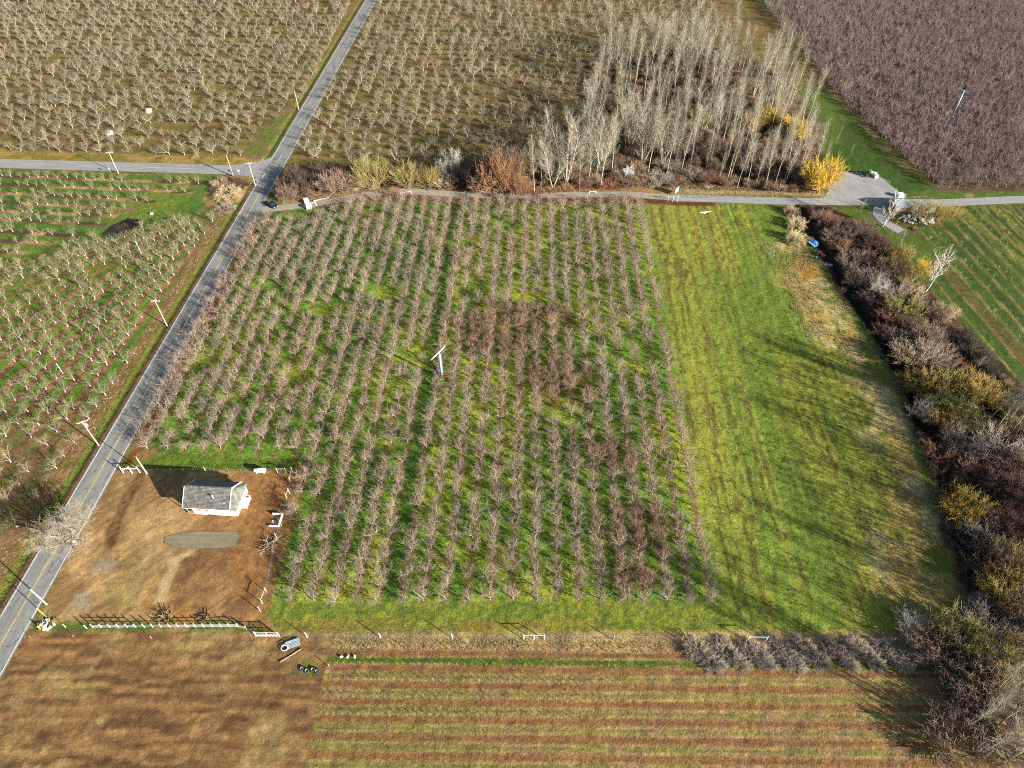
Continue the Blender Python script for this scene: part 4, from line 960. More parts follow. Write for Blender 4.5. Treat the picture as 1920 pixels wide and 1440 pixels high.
# creek thicket
CRK = 'shrubs of the creek thicket'
TH = [(1492, 425, 6, 2.2, 'straw', 'straw coloured bramble mound at the field corner by the farm road', 'm'), (1490, 452, 6, 2.2, 'straw', 'second straw bramble mound, left of the blue junk', 'm'), (1482, 400, 5, 1.8, 'tan', 'tan bramble nearest the farm road', 'm'),
      (1540, 415, 6, 3.2, 'pink', 'pinkish shrub at the head of the thicket below the farm road', 's'), (1556, 420, 5, 3.2, 'red', 'reddish shrub below the gravel lot', 's'), (1582, 445, 8, 3.6, 'purple', 'wide dark purple shrub below the gravel lot', 'd'), (1612, 438, 7, 3.6, 'purple', 'dark purple shrub left of the forked white tree', 'd'),
      (1560, 452, 6, 3, 'tan', 'tan shrub right of the blue junk', 's'), (1575, 468, 6, 3, 'rust', 'rusty low shrub below the wide purple one', 's'), (1590, 502, 8, 4.5, 'mauve', 'rounded pale mauve shrub below the junk pile', 's'), (1622, 500, 8, 4, 'maroon', 'maroon shrub beside the pale mauve one', 'd'), (1642, 470, 8, 3.4, 'maroon', 'maroon shrub bordering the green lawn', 'd'),
      (1628, 528, 7, 4, 'grey', 'grey spiky shrub midway down the upper thicket', 's'), (1600, 530, 6, 3, 'purple', 'low purple shrub at the field side of the thicket', 'd'), (1660, 515, 7, 4, 'brown', 'brown shrub below the maroon ones', 'd'), (1672, 490, 6, 4.2, 'gold', 'golden willow bush by the green lawn', 's'), (1690, 492, 6.5, 5, 'lemon', 'yellow-green willow bush by the sapling field corner', 's'), (1724, 520, 6.5, 5.5, 'yellow', 'yellow willow bush left of the white twin tree', 's'),
      (1700, 535, 6, 4, 'olive', 'olive shrub at the foot of the yellow willow bush', 's'), (1680, 520, 5, 3.4, 'brown', 'round brown bush above the tan ones', 'd'), (1672, 555, 8, 4, 'mauve', 'mauve shrub around the small white tree', 's'), (1705, 560, 7, 3.5, 'tan', 'tan shrub left of the white twin tree foot', 's'), (1635, 565, 7, 3, 'purple', 'dark purple shrub at the field edge below the grey spiky one', 'd'),
      (1690, 592, 8, 4.2, 'olive', 'big olive bush in mid thicket', 'd'), (1665, 600, 6, 3, 'red', 'small red shrub left of the olive bush', 'd'), (1735, 590, 7, 3.4, 'brown', 'brown shrub right of the olive bush', 'd'), (1762, 590, 7, 2.6, 'tan', 'tan bramble along the sapling field edge', 'm'), (1742, 600, 5, 2.6, 'red', 'red shrub near the sapling field edge', 's'),
      (1662, 630, 6, 3, 'rust', 'rusty shrub at the field side of mid thicket', 's'), (1680, 640, 6, 3, 'grey', 'grey shrub beside the rusty one', 's'), (1735, 645, 7.5, 4.6, 'pink', 'large pinkish tan shrub in mid thicket', 'd'), (1700, 625, 6, 3, 'purple', 'purple shrub between grey and pinkish ones', 'd'), (1795, 640, 8, 2.8, 'dark', 'nearly black bramble beside the sapling field', 'm'), (1815, 665, 8, 3, 'dark', 'second nearly black bramble beside the sapling field', 'm'), (1840, 690, 8, 3, 'dark', 'third nearly black bramble beside the sapling field', 'm'),
      (1712, 680, 9, 4.5, 'tan', 'large pale tan shrub above the golden bushes', 'd'), (1740, 678, 8, 4.2, 'grey', 'large grey shrub above the golden bushes', 'd'), (1765, 665, 6, 3, 'red', 'red shrub beside the black brambles', 'd'), (1780, 690, 7, 3.2, 'rust', 'rusty shrub beside the black brambles', 's'), (1700, 660, 5, 2.5, 'orange', 'orange brown shrub at the field edge of mid thicket', 's'),
      (1712, 725, 7.5, 4.2, 'gold', 'golden olive bush, leftmost of the golden band', 'd'), (1740, 728, 7.5, 4.4, 'gold', 'golden olive bush, second in the golden band', 'd'), (1772, 730, 7.5, 4.2, 'olive', 'olive bush in the middle of the golden band', 'd'), (1805, 735, 8, 4.6, 'gold', 'golden olive bush, fourth in the golden band', 'd'), (1830, 748, 8, 4.8, 'gold', 'golden olive bush at the right end of the golden band', 'd'),
      (1716, 775, 7, 4, 'grey', 'round grey spiky shrub at the field edge below the golden band', 's'), (1760, 770, 7, 3.8, 'olive', 'olive shrub below the golden band', 'd'), (1800, 785, 8, 4, 'olive', 'wide olive shrub right of the grey spiky one', 'd'), (1768, 800, 7, 3.4, 'orange', 'orange brown shrub below the olive ones', 'd'), (1795, 830, 7, 3.6, 'grey', 'arching grey shrub beside the big grey crown', 's'),
      (1760, 850, 7, 3.6, 'rust', 'salmon coloured twiggy shrub left of the big grey crown', 's'), (1866, 850, 11, 5.5, 'grey', 'big grey rounded shrub under the leaning white poplars', 's'), (1815, 870, 7, 3, 'tan', 'tan shrub below the big grey crown', 's'), (1835, 892, 6, 3, 'red', 'dark red shrub below the tan one', 'd'), (1775, 890, 6, 2.6, 'brown', 'brown shrub at the field edge above the yellow bush', 's'),
      (1895, 890, 9, 4, 'maroon', 'wide maroon shrub under the big grey crown', 'd'), (1912, 940, 9, 4, 'maroon', 'second wide maroon shrub further down', 'd'), (1870, 920, 8, 3.4, 'purple', 'purple shrub right of the yellow bush', 'd'), (1806, 960, 7.5, 4.4, 'yellow', 'bright yellow orange bush alone in the dark thicket', 'd'), (1838, 965, 6, 3.4, 'tan', 'tan grey shrub touching the yellow orange bush', 's'),
      (1872, 985, 6, 2.8, 'red', 'rosy red shrub right of the yellow orange bush', 'd'), (1845, 1010, 7, 3.4, 'mauve', 'pale mauve shrub below the yellow orange bush', 's'), (1800, 1010, 7, 2.6, 'purple', 'purple shrub at the field side below the yellow orange bush', 'd'), (1905, 1010, 9, 3.6, 'maroon', 'maroon shrub low on the thicket side', 'd'), (1850, 1040, 7, 3, 'dark', 'blackish shrub below the pale mauve one', 'm'),
      (1895, 1060, 8, 4, 'gold', 'ochre shrub on the outer side of the lower thicket', 's'), (1850, 1090, 7, 4, 'orange', 'orange brown shrub in the lower thicket', 's'), (1875, 1120, 8, 4.4, 'gold', 'ochre yellow bush in the lower thicket', 'd'), (1905, 1100, 8, 4, 'rust', 'rusty shrub outside the ochre bush', 'd'), (1828, 1085, 6, 2.6, 'purple', 'purple shrub at the field edge of the lower thicket', 'd'),
      (1846, 1175, 8, 4, 'mauve', 'pale mauve grey shrub below the ochre bush', 's'), (1882, 1200, 8, 4, 'mauve', 'mauve shrub outside the pale one', 's'), (1790, 1198, 8, 4.0, 'olive', 'olive yellow bush at the fence end', 'd'), (1702, 1172, 5, 2.4, 'white', 'small whitish bare shrub alone in the field corner', 's'), (1750, 1215, 8, 3.4, 'brown', 'dark brown scrub at the fence end', 'd'),
      (1825, 1230, 8, 3.4, 'dark', 'blackish bramble below the olive yellow bush', 'm'), (1870, 1245, 8, 4, 'olive', 'olive shrub near the lowest corner', 's'), (1905, 1235, 8, 4.4, 'gold', 'ochre shrub near the lowest corner', 's'), (1800, 1262, 8, 3, 'dark', 'second blackish bramble below the olive yellow bush', 'm'), (1915, 1160, 8, 3.6, 'brown', 'brown shrub outside the mauve ones', 'd'),
      (1850, 1300, 9, 4, 'brown', 'brown scrub at the lower end of the creek', 'd'), (1900, 1310, 9, 4.4, 'olive', 'olive scrub at the lower end of the creek', 's'), (1810, 1330, 8, 3.4, 'purple', 'purple scrub at the lower end of the creek', 'd'), (1870, 1380, 9, 4, 'grey', 'grey scrub lowest along the creek', 's'), (1790, 1400, 8, 3.6, 'brown', 'brown scrub lowest along the creek', 'd'), (1905, 1420, 9, 4, 'mauve', 'mauve scrub lowest along the creek', 's'),
      (1905, 830, 8, 3.4, 'brown', 'brown scrub at the feet of the leaning white poplars', 'd'), (1880, 760, 8, 3, 'dark', 'nearly black bramble above the leaning white poplars', 'm'), (1905, 790, 7, 2.8, 'olive', 'olive scrub beside the leaning white poplars', 's')]
for px, py, w, h, c, l, k in TH:
    bush(px, py, w, h, c, l, k, 'bramble_mound' if k == 'm' else 'bare_shrub', 'bramble' if k == 'm' else 'shrub', CRK)
# small filler scrub under the thicket: nobody could count it
pts = []
while len(pts) < 700:
    x = rng.uniform(80, 130); y = rng.uniform(15, 200)
    if float(seg_dist(np.array(x), np.array(y), CREEK)) > 1.6 and inside(x, y, CREEK_L + [(128, 10), (127, 110), (120, 150), (117, 180), (107, 198)]): pts.append((x, y, gz(x, y) - .05))
def scrub_meshes(nm, cc):
    mm = mat(nm + '_twig', cc, .85, .35, 1.5, objvar=.35)
    return [joined(nm + '_' + chr(97 + i), *v, mm) for i, v in enumerate(V_SHRUB[:2] + V_DENSE[:1])]
for nm, cc, lo, hi in (('dark_scrub', C['purple'], 0, 280), ('brown_scrub', C['brown'], 280, 500), ('pale_scrub', C['tan'], 500, 700)):
    q = pts[lo:hi]; scatter(nm, q, rng.uniform(0, 6.28, len(q)), rng.uniform(1.2, 2.6, len(q)), rng.integers(0, 3, len(q)), scrub_meshes(nm, cc))
scatter('hedge_scrub', hq, rng.uniform(0, 6.28, len(hq)), rng.uniform(2.2, 5.0, len(hq)), rng.integers(0, 3, len(hq)), scrub_meshes('hedge_scrub', (.20, .135, .095)))
q = []
while len(q) < 850:
    x = rng.uniform(2, 122); y = rng.uniform(208, 340)
    if inside(x, y, GROVE): q.append((x, y, -.05))
scatter('grove_scrub', q, rng.uniform(0, 6.28, len(q)), rng.uniform(1.6, 4.4, len(q)), rng.integers(0, 3, len(q)), scrub_meshes('grove_scrub', C['brown']))
# pale trees in and round the thicket
def lone(px, py, h, var, label, c='white', name='pale_tree', rz=None, tw=None):
    x, y = at(px, py)
    return plant(name, var, x, y, rng.uniform(0, 6.28) if rz is None else rz, h / (9 if var in V_BROAD else 20.5), label, 'tree', None, C[c])
lone(1655, 424, 11, V_WHITE[1], 'forked white bare tree in front of the blue grey shed')
lone(1612, 400, 6, V_POP[0], 'small bare tree on the lawn below the gravel lot')
lone(1736, 546, 12.5, V_WHITE[0], 'white twin-stemmed bare tree at the sapling field edge')
lone(1641, 553, 6, V_BROAD[1], 'small white branching tree inside the mauve scrub')
lone(1670, 440, 5, V_POP[3], 'thin leafless sapling on the lawn beside the drive')
lone(1690, 455, 4.5, V_POP[4], 'thinner leafless sapling further down the lawn')
for px, py, h, l in ((1848, 795, 14, 'leaning white poplar, leftmost of the bunch at the thicket edge'), (1866, 806, 16, 'leaning white poplar, second in the bunch at the thicket edge'), (1880, 800, 19, 'leaning white poplar, tallest in the bunch at the thicket edge'), (1895, 812, 17, 'leaning white poplar, fourth in the bunch at the thicket edge'), (1910, 840, 15, 'leaning white poplar, lowest in the bunch at the thicket edge'), (1825, 700, 6, 'small pale tree among the nearly black brambles'), (1916, 800, 18, 'leaning white poplar, outermost of the bunch at the thicket edge')):
    lone(px, py, h, V_POP[int(rng.integers(6))], l)
for k, (px, py, h) in enumerate(((1900, 1290, 19), (1870, 1360, 20), (1915, 1400, 18), (1840, 1410, 17), (1800, 1370, 15), (1908, 1340, 17), (1885, 1425, 19), (1860, 1300, 15), (1830, 1350, 17), (1895, 1385, 20), (1915, 1230, 17), (1905, 1180, 15))):
    lone(px, py, h, V_POP[k % 6], 'tall bare poplar at the lower creek end, %s from the fence end' % ordw(k + 1))
for k, (x, y, h) in enumerate(((113, 92, 20), (118, 84, 22), (112, 76, 21), (121, 72, 24), (114, 64, 20), (109, 56, 21), (118, 52, 24), (108, 46, 20), (113, 38, 22), (104, 34, 19), (122, 96, 22), (126, 62, 24))):
    plant('pale_tree', (V_COTTON if k % 3 else V_POP)[k % 3], x, y, k * 1.3, h / 20.5, 'tall bare tree of the creek wood, %s from the upper end, behind the lower thicket' % ordw(k + 1), 'tree', 'tall trees of the creek wood')
# orange willow trees by the shed
for a in [(1738, 420, 9, 9.5, 'gold', 'wide golden bare tree standing over the rubble'), (1770, 415, 7, 8, 'gold', 'golden bare tree at the sapling field corner')]:
    bush(*a, 's', 'golden_tree', 'tree')
# the large roadside tree
x, y = at(135, 1022)
plant('spreading_tree', V_ROADSIDE, x + .6, y + .3, 1.1, 1.22, 'large wide bare tree overhanging the road beside the yard', 'tree', None, (.31, .255, .18))
# grey bramble along the front fence
for k in range(34):
    px = 1300 + k * 12.7; bush(px, 1214 + (k % 4) * 10 + rng.uniform(-3, 3), rng.uniform(3.2, 4.6), rng.uniform(.9, 1.4), ('mauve', 'tan', 'mauve', 'grey')[k % 4], 'low %s bramble below the front fence, %s from its western end' % (CN[('mauve', 'tan', 'mauve', 'grey')[k % 4]], ordw(k + 1)), 'm', 'bramble_mound', 'bramble', 'brambles below the front fence')

# ------------------------------------------------------------------ grass tufts
def tuft_mesh(name, m, n, h, w, seed):
    r = np.random.default_rng(seed); V = []; Q = []
    for i in range(n):
        a = r.uniform(0, 6.28); d = np.array([math.cos(a), math.sin(a), 0]); s = np.array([-d[1], d[0], 0]) * w
        p = d * r.uniform(0, .16); tip = p + d * h * r.uniform(.1, .7) + np.array([0, 0, h * r.uniform(.6, 1)])
        q = len(V); V += [p - s, p + s, tip + s * .25, tip - s * .25]; Q.append((q, q + 1, q + 2, q + 3))
    return np_mesh(name, V, Q, m, smooth=False)
dry = [tuft_mesh('dry_tuft_' + chr(97 + i), M['dry_grass'], 22, .26, .013, 400 + i) for i in range(3)]
grn = [tuft_mesh('green_tuft_' + chr(97 + i), M['green_grass'], 16, .22, .018, 410 + i) for i in range(3)]
def spread(n, box, test):
    X = rng.uniform(box[0], box[1], n); Y = rng.uniform(box[2], box[3], n); k = test(X, Y); return np.stack([X[k], Y[k], trench(X[k], Y[k]) - .03], 1)
def tufts(name, pts, meshes, s): scatter(name, pts, rng.uniform(0, 6.28, len(pts)), rng.uniform(*s, len(pts)), rng.integers(0, 3, len(pts)), meshes)
clx = lambda Y: np.interp(Y, [p[1] for p in CREEK_L][::-1], [p[0] for p in CREEK_L][::-1])
tufts('dry_grass', np.concatenate([
    spread(24000, (72, 100, 50, 178), lambda X, Y: (X < clx(Y) + 1) & (X > clx(Y) - 17 + 12 * (fbm(X, Y, 12, 500) - .5)) & (fbm(X, Y, 5, 505) > .47)),
    spread(2200, (-33, 72, 48.2, 51.3), lambda X, Y: Y + .013 * X > 48.9),
    spread(3500, (-78, 8, 199, 215), lambda X, Y: (seg_dist(X, Y, TRACK) < 6) & (seg_dist(X, Y, TRACK) > 2.2)),
    spread(2500, (54, 110, 203, 213), lambda X, Y: Y > 204.6 + 0 * X),
    spread(2500, (-104, -94, 40, 220), lambda X, Y: (lx(Y) - X > 3.8) & (lx(Y) - X < 6.5))]), dry, (.5, 1.3))
tufts('rough_grass', np.concatenate([
    spread(26000, (-84, 44, 58, 204), lambda X, Y: (poly_sd(X, Y, ORCH) > 0)),
    spread(5000, (38, 92, 56, 200), lambda X, Y: (poly_sd(X, Y, GREEN) > 0) & (fbm(X, Y, 3, 510) > .45)),
    spread(1500, (-100, -96, 40, 215), lambda X, Y: np.abs(lx(Y) - X - 2.6) < 1.0)]), grn, (.6, 1.5))

# ------------------------------------------------------------------ sapling rows
sap_m = MB(); sap_m.tube([(0, 0, 0), (.02, .01, .45), (0, .03, .9)], [.03, .025, .012], 4)
sap_stem = sap_m.mesh('stem', M['limb_young'])
sm2 = MB()
for a, l in ((.4, .5), (1.7, .42), (3.0, .5), (4.4, .45), (5.5, .38)):
    sm2.tube([(0, .01, .5 + .08 * a / 2), (math.cos(a) * l * .5, math.sin(a) * l * .5, .8 + .08 * a / 2), (math.cos(a) * l * .7, math.sin(a) * l * .7, 1.15)], [.016, .012, .006], 3)
sap_top = sm2.mesh('twigs', M['dry_grass'])
def sapling(name, x, y, s, label, group):
    o = empty(name, (x, y, gz(x, y) - .04), rng.uniform(0, 6.28), label, 'sapling', group); o.scale = (s, s, s)
    for nm, me in (('stem', sap_stem), ('twigs', sap_top)):
        c = bpy.data.objects.new(nm, me); COL.objects.link(c); c.parent = o
for rr in range(5):
    n = 0
    for k in range(48):
        x = -31.2 + k * 1.34 + rng.normal(0, .08); y = 49.05 - rr * 2.85 - .013 * x
        if x > 27 - rr * 3 or rng.random() < .05 or not in_frame(x, y, 5): continue
        n += 1
        sapling('vine_sapling', x, y, rng.uniform(.75, 1.1), 'brown young vine stump, %s from the west end, %s planted row below the front fence' % (ordw(n), ordw(rr + 1)), 'vine saplings below the front fence')
cands = []
for j in range(20):
    y = 112.0; n = 0
    while y < 199:
        x = 131.5 + 4.4 * j - .075 * (y - 180); n += 1
        if inside(x, y, SAPF) and not inside(x, y, P((1650, 378), (1790, 378), (1790, 440), (1700, 450))) and rng.random() > .12 and in_frame(x, y): cands.append((x, y, n, j))
        y += 2.9 + rng.uniform(-.3, .3)
cands.sort(key=lambda c: c[0] ** 2 + c[1] ** 2)
for x, y, n, j in cands[:290]:
    sapling('orchard_sapling', x + rng.normal(0, .1), y, rng.uniform(1.1, 1.7), 'thin pale sapling, %s from the lower end, %s row from the creek thicket' % (ordw(n), ordw(j + 1)), 'saplings in the right hand field')
if cands[290:]:
    q = np.array([(x, y, -.04) for x, y, n, j in cands[290:]])
    scatter('orchard_saplings', q, rng.uniform(0, 6.28, len(q)), rng.uniform(1.1, 1.7, len(q)), np.zeros(len(q)), [sap_top], 'thin pale saplings at the far end of the right field', 'saplings')

# ------------------------------------------------------------------ the white house
hp = at(355, 963); ang = -.062
H = empty('house', (hp[0], hp[1], 0), ang, 'white single-storey house with grey shingle roof standing in the dirt yard', 'house')
Lh, Dh, EV, RG = 10.45, 6.3, 3.0, 5.45
XM = 9.35        # the gable end of the main roof; the low side room runs on to Lh
w = MB()
w.prism([(0, .0), (Dh, .0), (Dh, EV), (Dh / 2, RG - .15), (0, EV)], 1.35, XM, axis='X')
w.build('wall', M['wall_board'], H)
w = MB(); w.prism([(0, 0), (Dh, 0), (Dh, 2.35), (0, 2.35)], XM + .002, Lh, axis='X'); w.build('side_room_wall', M['wall_board'], H)
w = MB(); w.prism([(1.6, 0), (Dh, 0), (Dh, EV), (1.6, EV)], .05, 1.348, axis='X'); w.build('porch_wall', M['wall_board'], H)
def slope(y_e, y_r, z_e, z_r, x0, x1, th=.12):
    s = MB(); s.add([(x0, y_e, z_e), (x1, y_e, z_e), (x1, y_r, z_r), (x0, y_r, z_r), (x0, y_e, z_e - th), (x1, y_e, z_e - th), (x1, y_r, z_r - th), (x0, y_r, z_r - th)],
                    [(0, 1, 2, 3), (7, 6, 5, 4), (0, 4, 5, 1), (1, 5, 6, 2), (2, 6, 7, 3), (3, 7, 4, 0)]); return s
ze = EV - .4 * (RG - EV) / (Dh / 2)
f_roof = slope(-.4, Dh / 2, ze + .12, RG + .12, -.35, XM + .25).build('roof_slope', M['shingle'], H)
slope(Dh + .4, Dh / 2, ze + .12, RG + .12, -.35, XM + .25).build('roof_slope', M['shingle'], H)
# shingle courses: thin battens of tabs, proud of the slope
cs = MB(); sl_ = (RG - ze) / (Dh / 2 + .4)
for k in range(16):
    yb = -.38 + k * .215; zb = ze + .12 + (yb + .4) * sl_
    x = -.33 + (k % 2) * .3
    while x < XM + .2:
        x2 = min(x + random.uniform(.5, .9), XM + .22); cs.bar((x, yb, zb + .012 + random.uniform(0, .012)), (x2 - .02, yb, zb + .012 + random.uniform(0, .012)), .2, .016); x = x2
tag(cs.build('shingle_courses', M['shingle'], f_roof), kind='stuff')
s = MB(); s.bar((-.35, Dh / 2, RG + .15), (XM + .25, Dh / 2, RG + .15), .3, .05); s.build('ridge_cap', M['shingle'], H)
ap = (XM + .06, Dh / 2, 4.75); fi, fo_, bo_, bi = (XM + .06, -.42, 2.72), (Lh + .4, -.42, 2.36), (Lh + .4, Dh + .42, 2.36), (XM + .06, Dh + .42, 2.72)
s = MB(); top_ = [ap, fi, fo_, bo_, bi]; low_ = [(x, y, z - .1) for x, y, z in top_]
s.add(top_ + low_, [(0, 1, 2), (0, 2, 3), (0, 3, 4), (5, 7, 6), (5, 8, 7), (5, 9, 8), (1, 6, 7, 2), (2, 7, 8, 3), (3, 8, 9, 4), (0, 5, 6, 1), (0, 4, 9, 5)]); s.build('side_room_roof', M['shingle'], H)
s = MB(); s.box((XM + .07, Dh / 2 + .1, 4.95), (.04, .28, .34)); s.build('gable_vent', M['dark_glass'], H)
for sg, y0 in ((1, -.42), (-1, Dh + .42)):
    s = MB(); s.bar((XM + .29, y0, ze + .10), (XM + .29, Dh / 2, RG + .13), .06, .26); s.build('barge_board', M['white_paint'], H)
    s = MB(); s.bar((-.38, y0, ze + .08), (-.38, Dh / 2, RG + .10), .05, .2); s.build('barge_board', M['white_paint'], H)
s = MB(); s.bar((-.35, -.43, ze + .04), (XM + .25, -.43, ze + .04), .04, .16); s.build('fascia', M['white_paint'], H)
# weatherboards on the sunny wall, proud of it
s = MB()
for k in range(18): s.bar((1.37, -.012, .12 + k * .16), (XM - .02, -.012, .12 + k * .16), .03, .15)
for k in range(13): s.bar((XM + .03, -.012, .12 + k * .16), (Lh - .01, -.012, .12 + k * .16), .03, .15)
tag(s.build('weatherboards', M['wall_board'], H), kind='stuff')
def window(x, z, ww, hh, gl, shut=False):
    f = MB()
    for dx in (-1, 1): f.box((x + dx * ww / 2, -.05, z), (.07, .06, hh + .14))
    for dz in (-1, 1): f.box((x, -.052, z + dz * hh / 2), (ww + .1, .06, .07))
    if not shut: f.box((x, -.05, z), (.04, .04, hh))
    fo = f.build('window', M['white_paint'] if not shut else M['brown_wood'], H)
    g = MB(); g.box((x, -.038, z), (ww - .05, .03, hh - .05)); g.build('pane' if not shut else 'board', M[gl], fo)
window(2.75, 2.0, .62, 1.1, 'brown_wood', True); window(4.3, 2.0, .62, 1.1, 'brown_wood', True); window(6.0, 2.35, .7, .45, 'dark_glass'); window(7.0, 2.35, .7, .45, 'dark_glass')
# porch: deck, posts, rail with balusters
s = MB(); s.box((.65, .75, .3), (1.36, 1.7, .1)); s.build('porch_deck', M['old_wood'], H)
for x in (.06, 1.25):
    s = MB(); s.box((x, .05, 1.6), (.12, .12, 2.5)); s.build('porch_post', M['old_wood'], H)
s = MB(); s.bar((.06, -.03, 1.2), (1.3, -.03, 1.2), .07, .07); s.bar((.06, -.03, .5), (1.3, -.03, .5), .06, .06)
for k in range(7): s.bar((.2 + k * .17, -.03, .5), (.2 + k * .17, -.03, 1.2), .04, .04)
s.build('porch_rail', M['brown_wood'], H)
# vent, flue pipe, side steps with white hand rail
def on_roof(y): return ze + .12 + (y + .4) * sl_
s = MB(); s.tube([(6.05, 1.35, on_roof(1.35) - .2), (6.05, 1.35, on_roof(1.35) + .85)], .1, 10); fl = s.build('flue', M['white_paint'], H)
s = MB(); s.tube([(6.05, 1.35, on_roof(1.35) + .8), (6.05, 1.35, on_roof(1.35) + 1.0), (6.05, 1.35, on_roof(1.35) + 1.08)], [.2, .2, .05], 10); s.build('cowl', M['white_paint'], fl)
s = MB(); s.tube([(8.4, .6, on_roof(.6) - .2), (8.4, .6, on_roof(.6) + .35)], .05, 8); s.build('vent_pipe', M['white_paint'], H)
s = MB(); s.tube([(4.0, Dh - 1.2, on_roof(1.2) - .2), (4.0, Dh - 1.2, on_roof(1.2) + .35)], .06, 8); s.build('vent_pipe', M['white_paint'], H)
s = MB(); s.box((Lh + .75, 3.6, .45), (1.4, 1.5, .12)); s.build('landing', M['white_paint'], H)
for k in range(3):
    s = MB(); s.box((Lh + .75 + .0, 2.7 - k * .28, .36 - k * .14), (1.3, .3, .06)); s.build('step', M['white_paint'], H)
s = MB()
for (x, y) in ((Lh + .12, 4.3), (Lh + 1.4, 4.3), (Lh + 1.4, 2.9), (Lh + 1.4, 1.9)): s.box((x, y, .75), (.09, .09, 1.3))
s.bar((Lh + .12, 4.3, 1.38), (Lh + 1.4, 4.3, 1.38), .1, .08); s.bar((Lh + 1.4, 4.3, 1.38), (Lh + 1.4, 2.9, 1.38), .1, .08); s.bar((Lh + 1.4, 2.9, 1.38), (Lh + 1.4, 1.9, .95), .1, .08)
s.build('hand_rail', M['white_paint'], H)
s = MB(); s.box((Lh + .03, 3.6, 1.35), (.05, .9, 1.75)); dd_ = s.build('door', M['white_paint'], H)
s = MB(); s.blob((Lh + .1, 3.95, 1.3), (.08, .08, .08), 6, 4); s.build('handle', M['galv'], dd_)
s = MB(); s.box((Dh * .0 + 5.0, .0 - .05, .12), (1.6, .06, .2)); s.build('foundation_vent', M['dark_glass'], H)

# propane tank
tp = at(489, 886); T = empty('propane_tank', (tp[0], tp[1], 0), 0, 'white horizontal propane tank beside the yard north fence', 'tank')
s = MB(); s.tube([(-1.35, 0, .85), (-1.28, 0, .85), (-1.1, 0, .85), (1.1, 0, .85), (1.28, 0, .85), (1.35, 0, .85)], [.12, .36, .5, .5, .36, .12], 14); s.build('tank_body', M['tank_paint'], T, True)
for x in (-.8, .8):
    s = MB(); s.box((x, 0, .22), (.12, .8, .44)); s.build('leg', M['concrete'], T)
s = MB(); s.tube([(0, 0, 1.3), (0, 0, 1.5)], .16, 10); s.build('valve_dome', M['tank_paint'], T)

# ------------------------------------------------------------------ fences
def lerp(a, b, t): return np.array(a) + (np.array(b) - np.array(a)) * t
def post_mesh(h, r, m): return MB().tube([(0, 0, -.1), (0, 0, h)], [r, r * .9], 7).mesh('post', m)
POST_W = post_mesh(2.0, .085, M['white_paint']); POST_O = post_mesh(1.9, .08, M['old_wood']); POST_T = post_mesh(1.5, .022, M['galv']); POST_G = post_mesh(1.9, .075, M['pole_wood'])
def put(name, me, parent, p):
    o = bpy.data.objects.new(name, me); COL.objects.link(o); o.parent = parent; o.location = (p[0], p[1], p[2] if len(p) > 2 else 0); return o
def wire_panel(pts, h, base, step=.5, rows=6):
    s = MB()
    for a, b in zip(pts[:-1], pts[1:]):
        a = np.array(a) - base; b = np.array(b) - base; L = np.hypot(*(b - a)); n = max(1, int(L / step))
        for k in range(rows): s.bar((*a, .06 + k * h / (rows - 1)), (*b, .06 + k * h / (rows - 1)), .007, .007)
        for k in range(n): q = lerp(a, b, k / n); s.bar((*q, .05), (*q, h + .05), .006, .006)
    return s
def hbrace(F, base, pa, pb, me, m, h=1.5, diag=True):
    a = np.array(pa) - base; b = np.array(pb) - base
    put('post', me, F, a); put('post', me, F, b)
    s = MB(); s.bar((*a, h), (*b, h), .09, .09); s.build('brace_rail', m, F)
    if diag: s = MB(); s.bar((*a, .15), (*b, h - .05), .03, .03); s.build('brace_wire', M['galv'], F)
# yard north fence
pA, pB = at(233, 887), at(549, 885.5); base = np.array(pA)
F = empty('wire_fence', (*pA, 0), 0, 'wire mesh fence with posts along the north side of the dirt yard', 'fence')
for px in (300, 324, 347, 366, 404, 430, 453): put('post', POST_T, F, np.array(at(px, 886)) - base)
put('post', POST_G, F, np.array(at(387, 886)) - base)
wire_panel([pA, pB], 1.3, base).build('wire_mesh', M['wire'], F)
hbrace(F, base, at(521, 887), at(537, 886.6), POST_G, M['pole_wood']); put('post', POST_G, F, np.array(pB) - base)
# H-frame at the road end of it
pa = at(232, 887); B = empty('brace_frame', (*pa, 0), 0, 'white wooden H-shaped gate brace beside the road north of the house', 'gate brace')
hb = np.array(pa)
BIG = post_mesh(2.3, .11, M['white_paint'])
for p in ((232, 887), (248, 887), (263, 886.5)): put('post', BIG, B, np.array(at(*p)) - hb)
s = MB(); a, b = np.array((0., 0.)), np.array(at(263, 886.5)) - hb; s.bar((*a, 1.55), (*b, 1.55), .12, .12); s.build('cross_rail', M['white_paint'], B)
s = MB(); a = np.array((0., 0.)); b = np.array(at(248, 887)) - hb; s.bar((*a, .9), (*b, 2.25), .08, .08); s.build('brace_rail', M['white_paint'], B)
# yard east fence
E_ = P((549, 886), (545, 905), (543, 925), (538, 935), (528, 985), (519, 1009), (500, 1110), (492, 1131), (488, 1146)); base = np.array(E_[0])
F = empty('wire_fence', (*E_[0], 0), 0, 'wire fence with whitish posts between the dirt yard and the orchard', 'fence')
for p in E_[1:]: put('post', POST_G, F, np.array(p) - base)
wire_panel(E_, 1.2, base).build('wire_mesh', M['wire'], F)
for i in (0, 2, 6):
    a = np.array(E_[i]) - base; b = np.array(E_[i + 1]) - base
    s = MB(); s.bar((*a, 1.4), (*b, 1.4), .09, .09); s.build('brace_rail', M['pole_wood'], F)
